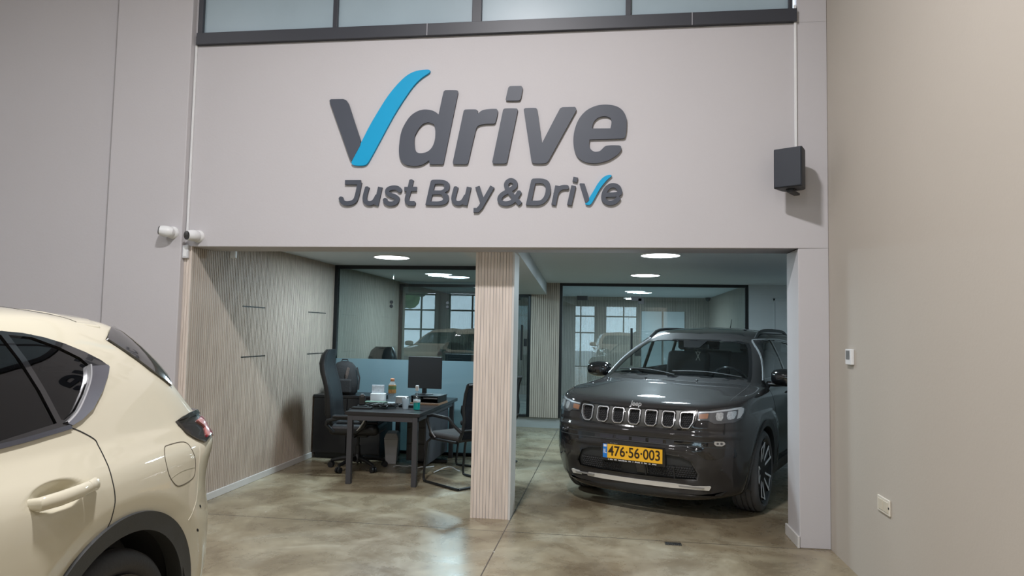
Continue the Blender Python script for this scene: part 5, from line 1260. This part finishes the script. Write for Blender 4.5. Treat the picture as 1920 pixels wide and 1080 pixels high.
# drinks bottle, spray bottle, cup
b = empty('drinks_bottle', (-2.235, 7.16, .70), 0, 'clear plastic drinks bottle with orange cap and orange label', 'bottle')
M_PET = glass_mat('clear plastic', (.90, .93, .95), haze=((.62, .68, .72), .30)); 
MB().lathe([(0, 0), (.036, .002), (.040, .012), (.038, .06), (.040, .10), (.036, .13), (.040, .15), (.040, .205), (.038, .225), (.026, .250), (.015, .262), (.015, .275)], n=28).build('bottle_body', M_PET, b)
MB().lathe([(.0405, .138), (.0412, .142), (.0412, .205), (.0395, .222)], n=28).build('label_band', mat('orange fruit label', (.75, .30, .10), .5, var=(60, .8)), b)
MB().lathe([(.0418, .178), (.0418, .214)], n=28).build('green_label_band', mat('green label print', (.16, .25, .10), .5, var=(90, .9)), b)
MB().lathe([(.019, .262), (.021, .266), (.021, .286), (.018, .290), (0, .290)], n=20).build('bottle_cap', mat('orange cap', (.62, .27, .14), .45), b)
b = empty('sanitizer_bottle', (-1.90, 6.92, .70), 0, 'pump bottle half full of green sanitizer at the front edge of the desk', 'bottle')
MB().lathe([(0, 0), (.034, 0), (.036, .01), (.036, .12), (.030, .145), (.014, .175), (.013, .19)], n=24).build('bottle_body', glass_mat('clear hard plastic', (.92, .95, .96)), b)
MB().lathe([(0, .004), (.031, .004), (.033, .012), (.033, .075), (0, .0755)], n=24).build('green_liquid', mat('green liquid', (.0, .42, .38), .15, coat=.5), b)
MB().lathe([(.0365, .078), (.0368, .10)], n=24).build('label_band', M_WHITE, b); MB().box(-.017, .017, -.013, .013, .19, .245).build('pump_cap', M_WHITE, b, .006); MB().bar((0, 0, .19), (0, 0, .02), .004).build('dip_tube', M_WHITE, b)
b = MB().lathe([(0, 0), (.026, 0), (.029, .002), (.037, .105), (.039, .107), (.036, .105), (.028, .006), (0, .006)], (-2.03, 6.96, .70), 'z', 28).build('plastic_cup', glass_mat('frosted cup plastic', (.80, .82, .84), haze=((.75, .78, .80), .35)), label='translucent ribbed plastic cup between the two bottles', cat='cup')
# white box with picture, card behind cup
b = empty('card_box', (-2.52, 7.55, .70), .1, 'small white box with a grey printed picture on the desk', 'box')
PW = mat('box white', (.62, .63, .64), .6); MB().box(-.075, .085, -.04, .04, 0, .095).build('lower_box', PW, b, .003); MB().box(-.07, .065, .0, .035, .095, .185).build('upright_card', mat('card grey print', (.42, .43, .45), .4, var=(40, .5)), b, .003)
MB().box(-.06, .06, -.05, .05, 0, .09).build('appliance_box', PW, bevel=.003, loc=(-2.18, 7.34, .70), label='small white printed box standing behind the plastic cup', cat='box')
pp = MB().box(-.11, .09, -.06, .07, 0, .012).build('paper_stack', mat('paper white', (.68, .68, .66), .7), loc=(-2.37, 7.42, .70), label='thin stack of white papers beside the white box', cat='papers')
MB().box(-.13, .10, -.02, .12, 0, .035).build('green_folder', mat('green folder', (.10, .16, .12), .5), loc=(-2.43, 7.20, .70), label='dark green folder behind the black cables on the desk', cat='folder')
# black cables heap (one tangled cable), headset stand
rr = random.Random(11); tb = MB(); P = []
for k in range(90): P.append((-2.27-.11*math.sin(k*.9)+rr.uniform(-.05, .05)-.03*math.cos(k*.23), 6.98+.10*math.cos(k*1.1)+rr.uniform(-.04, .04), .707+.028*abs(math.sin(k*.7))+rr.uniform(0, .012)))
tb.tube(P, .0055, 5); tb.build('cable_heap', M_BLK, label='tangled heap of black cable on the front of the desk', cat='cable')
b = empty('phone_charger', (-2.50, 7.00, .70), .3, 'upright black desk phone stand at the left of the desk', 'phone stand')
MB().box(-.05, .05, -.05, .05, 0, .02).build('stand_base', M_BLK, b, .005); MB().box(-.032, .03, -.02, .012, .02, .125).build('stand_body', mat('dark grey plastic', (.03, .03, .033), .3, coat=.4), b, .01); MB().box(-.018, .016, -.024, .010, .10, .137).build('stand_head', mat('grey cap plastic', (.15, .15, .155), .4), b, .008)
MB().box(-.09, .09, -.06, .05, 0, .03).build('black_pouch', M_MESH, bevel=.012, seg=3, loc=(-2.06, 7.16, .70), label='flat black pouch behind the plastic cup', cat='pouch')
MB().box(-.10, .10, -.035, .035, 0, .02).build('black_keyboard', M_BLK, bevel=.004, loc=(-2.44, 6.83, .70), label='small black keypad at the left front corner of the desk', cat='keypad')
# backpack on the cabinet
bk = empty('backpack', (-3.08, 7.98, .73), .15, 'dark patterned backpack standing on the low cabinet', 'backpack')
FB = mat('black pack fabric', (.018, .017, .018), .8, bump=(80, .3)); v = []; f = []; mB = MB(); m = 24
for (z, a, bb) in ((0, .13, .08), (.03, .155, .10), (.14, .16, .11), (.25, .15, .10), (.33, .125, .085), (.375, .085, .06), (.39, .04, .03)):
    for k in range(m):
        t = 2*PI*k/m; c_, s_ = math.cos(t), math.sin(t); v.append((a*abs(c_)**.7*math.copysign(1, c_), bb*abs(s_)**.7*math.copysign(1, s_), z))
f = [(i*m+k, i*m+(k+1) % m, (i+1)*m+(k+1) % m, (i+1)*m+k) for i in range(6) for k in range(m)]+[tuple(range(m))[::-1], tuple(range(6*m, 7*m))]
mB.add(v, f, True).build('pack_body', FB, bk)
q = MB().box(-.11, .11, -.135, -.085, .02, .19).build('front_pocket', FB, bk, .03, 3)
for x in (-.10, .05): 
    p = MB(); p.tube([(x, -.095, .19), (x+.005, -.105, .25), (x+.015, -.085, .32)], [.022, .024, .018], 8, flat=.35); p.build('pattern_strap', mat('brown pattern strap', (.085, .060, .050), .8, var=(60, .9)), bk)
p = MB(); p.tube([(-.04, 0, .38), (-.03, 0, .41), (.03, 0, .41), (.04, 0, .38)], .007, 6); p.build('carry_handle', FB, bk)
p = MB(); p.tube([(.15, -.03, .32), (.185, -.04, .2), (.175, -.04, .06)], .013, 6, flat=.4); p.build('shoulder_strap', FB, bk)
# bin, cables on the floor, power strip
bn = empty('waste_bin', (-2.41, 7.78, 0), .2, 'narrow grey plastic waste bin under the desk', 'waste bin')
GP = mat('pale grey plastic', (.66, .66, .68), .5)
def frust(mb, a0, b0, a1, b1, z0, z1): mb.add([(-a0, -b0, z0), (a0, -b0, z0), (a0, b0, z0), (-a0, b0, z0), (-a1, -b1, z1), (a1, -b1, z1), (a1, b1, z1), (-a1, b1, z1)], [(0, 3, 2, 1), (4, 5, 6, 7), (0, 1, 5, 4), (1, 2, 6, 5), (2, 3, 7, 6), (3, 0, 4, 7)]); return mb
frust(MB(), .058, .10, .078, .13, 0, .28).build('bin_body', GP, bn, .008); frust(MB(), .083, .135, .060, .11, .28, .345).build('bin_lid', GP, bn, .010)
w = MB(); P = []
for k in range(40): t = k/39; P.append((-2.30+.42*t, 7.50+.05*math.sin(t*7)+.10*t, .008+.02*max(0, math.sin(t*19))*.5))
w.tube(P, .006, 6); w.build('white_cable', M_WHITE, label='white cable snaking over the floor under the desk', cat='cable')
w = MB(); P = []
for k in range(24): t = k/23; P.append((-1.80+.26*t, 7.30+.10*math.sin(t*4.5)+.2*t, .010+.03*abs(math.sin(t*3))))
w.tube(P, .006, 6); w.build('white_cable', M_WHITE, label='white cable looped beside the nearer visitor chair', cat='cable')
MB().box(-.18, .18, -.03, .03, 0, .04).build('power_strip', M_BLK, bevel=.006, loc=(-1.98, 7.92, 0), label='black power strip lying on the floor behind the desk', cat='power strip')
# things behind the left glass
d2 = empty('desk', (-1.95, 9.95, 0), 0, 'dark desk behind the left glass partition', 'desk'); MB().box(-.42, .40, -.35, .35, .67, .70).build('desktop', M_DESK, d2)
for x in (-.40, .35):
    for y in (-.33, .28): MB().box(x, x+.05, y, y+.05, 0, .67).build('leg', M_LEG, d2)
m2 = empty('monitor', (-2.05, 9.80, .70), 0, 'wide black monitor behind the left glass, its top edge showing', 'monitor'); MB().box(-.24, .30, -.012, .012, .14, .475).build('screen_panel', mat('monitor black', (.012, .013, .015), .4), m2, .004); MB().box(-.02, .02, .0, .03, .01, .30).build('stand', M_BLK, m2); MB().box(-.1, .1, -.06, .08, 0, .01).build('stand_foot', M_BLK, m2)
# trees across the street
rr = random.Random(5)
LEAF = mat('street foliage', (.10, .20, .05), .7, var=(3, .5))
for i, (x, y, h) in enumerate(((-12.5, -24, 4.6), (-6.5, -27, 5.0), (4.5, -24, 4.4))):
    t = empty('street_tree', (x, y, -.02), 0, ('leftmost green street tree outside, reflected in the glass', 'middle green street tree outside, reflected in the glass', 'rightmost green street tree outside, reflected in the glass')[i], 'tree', 'street trees outside')
    MB().tube([(0, 0, 0), (.1, 0, h*.6)], [.14, .09], 8).build('trunk', mat('bark', (.12, .09, .06), .9), t)
    c = MB()
    for k in range(26):
        a, b2 = rr.uniform(0, 6.28), rr.uniform(.2, 1.4); c.sphere((b2*math.cos(a), b2*math.sin(a), h*.85+rr.uniform(-.5, 1.2)), rr.uniform(.35, .65), 8, 6)
    c.build('crown', LEAF, t)

# cars parked behind the viewer: they show only as reflections in the glass partitions
for i, (x, y, a) in enumerate(((.35, -5.4, 1.50), (-4.6, -4.8, 1.62))):
    c = copy_tree(cream); c.location = (x, y, 0); c.rotation_euler.z = a
    c['label'] = ('pale SUV parked behind the viewer near the right wall, seen only as a reflection', 'pale SUV parked behind the viewer on the left, seen only as a reflection')[i]
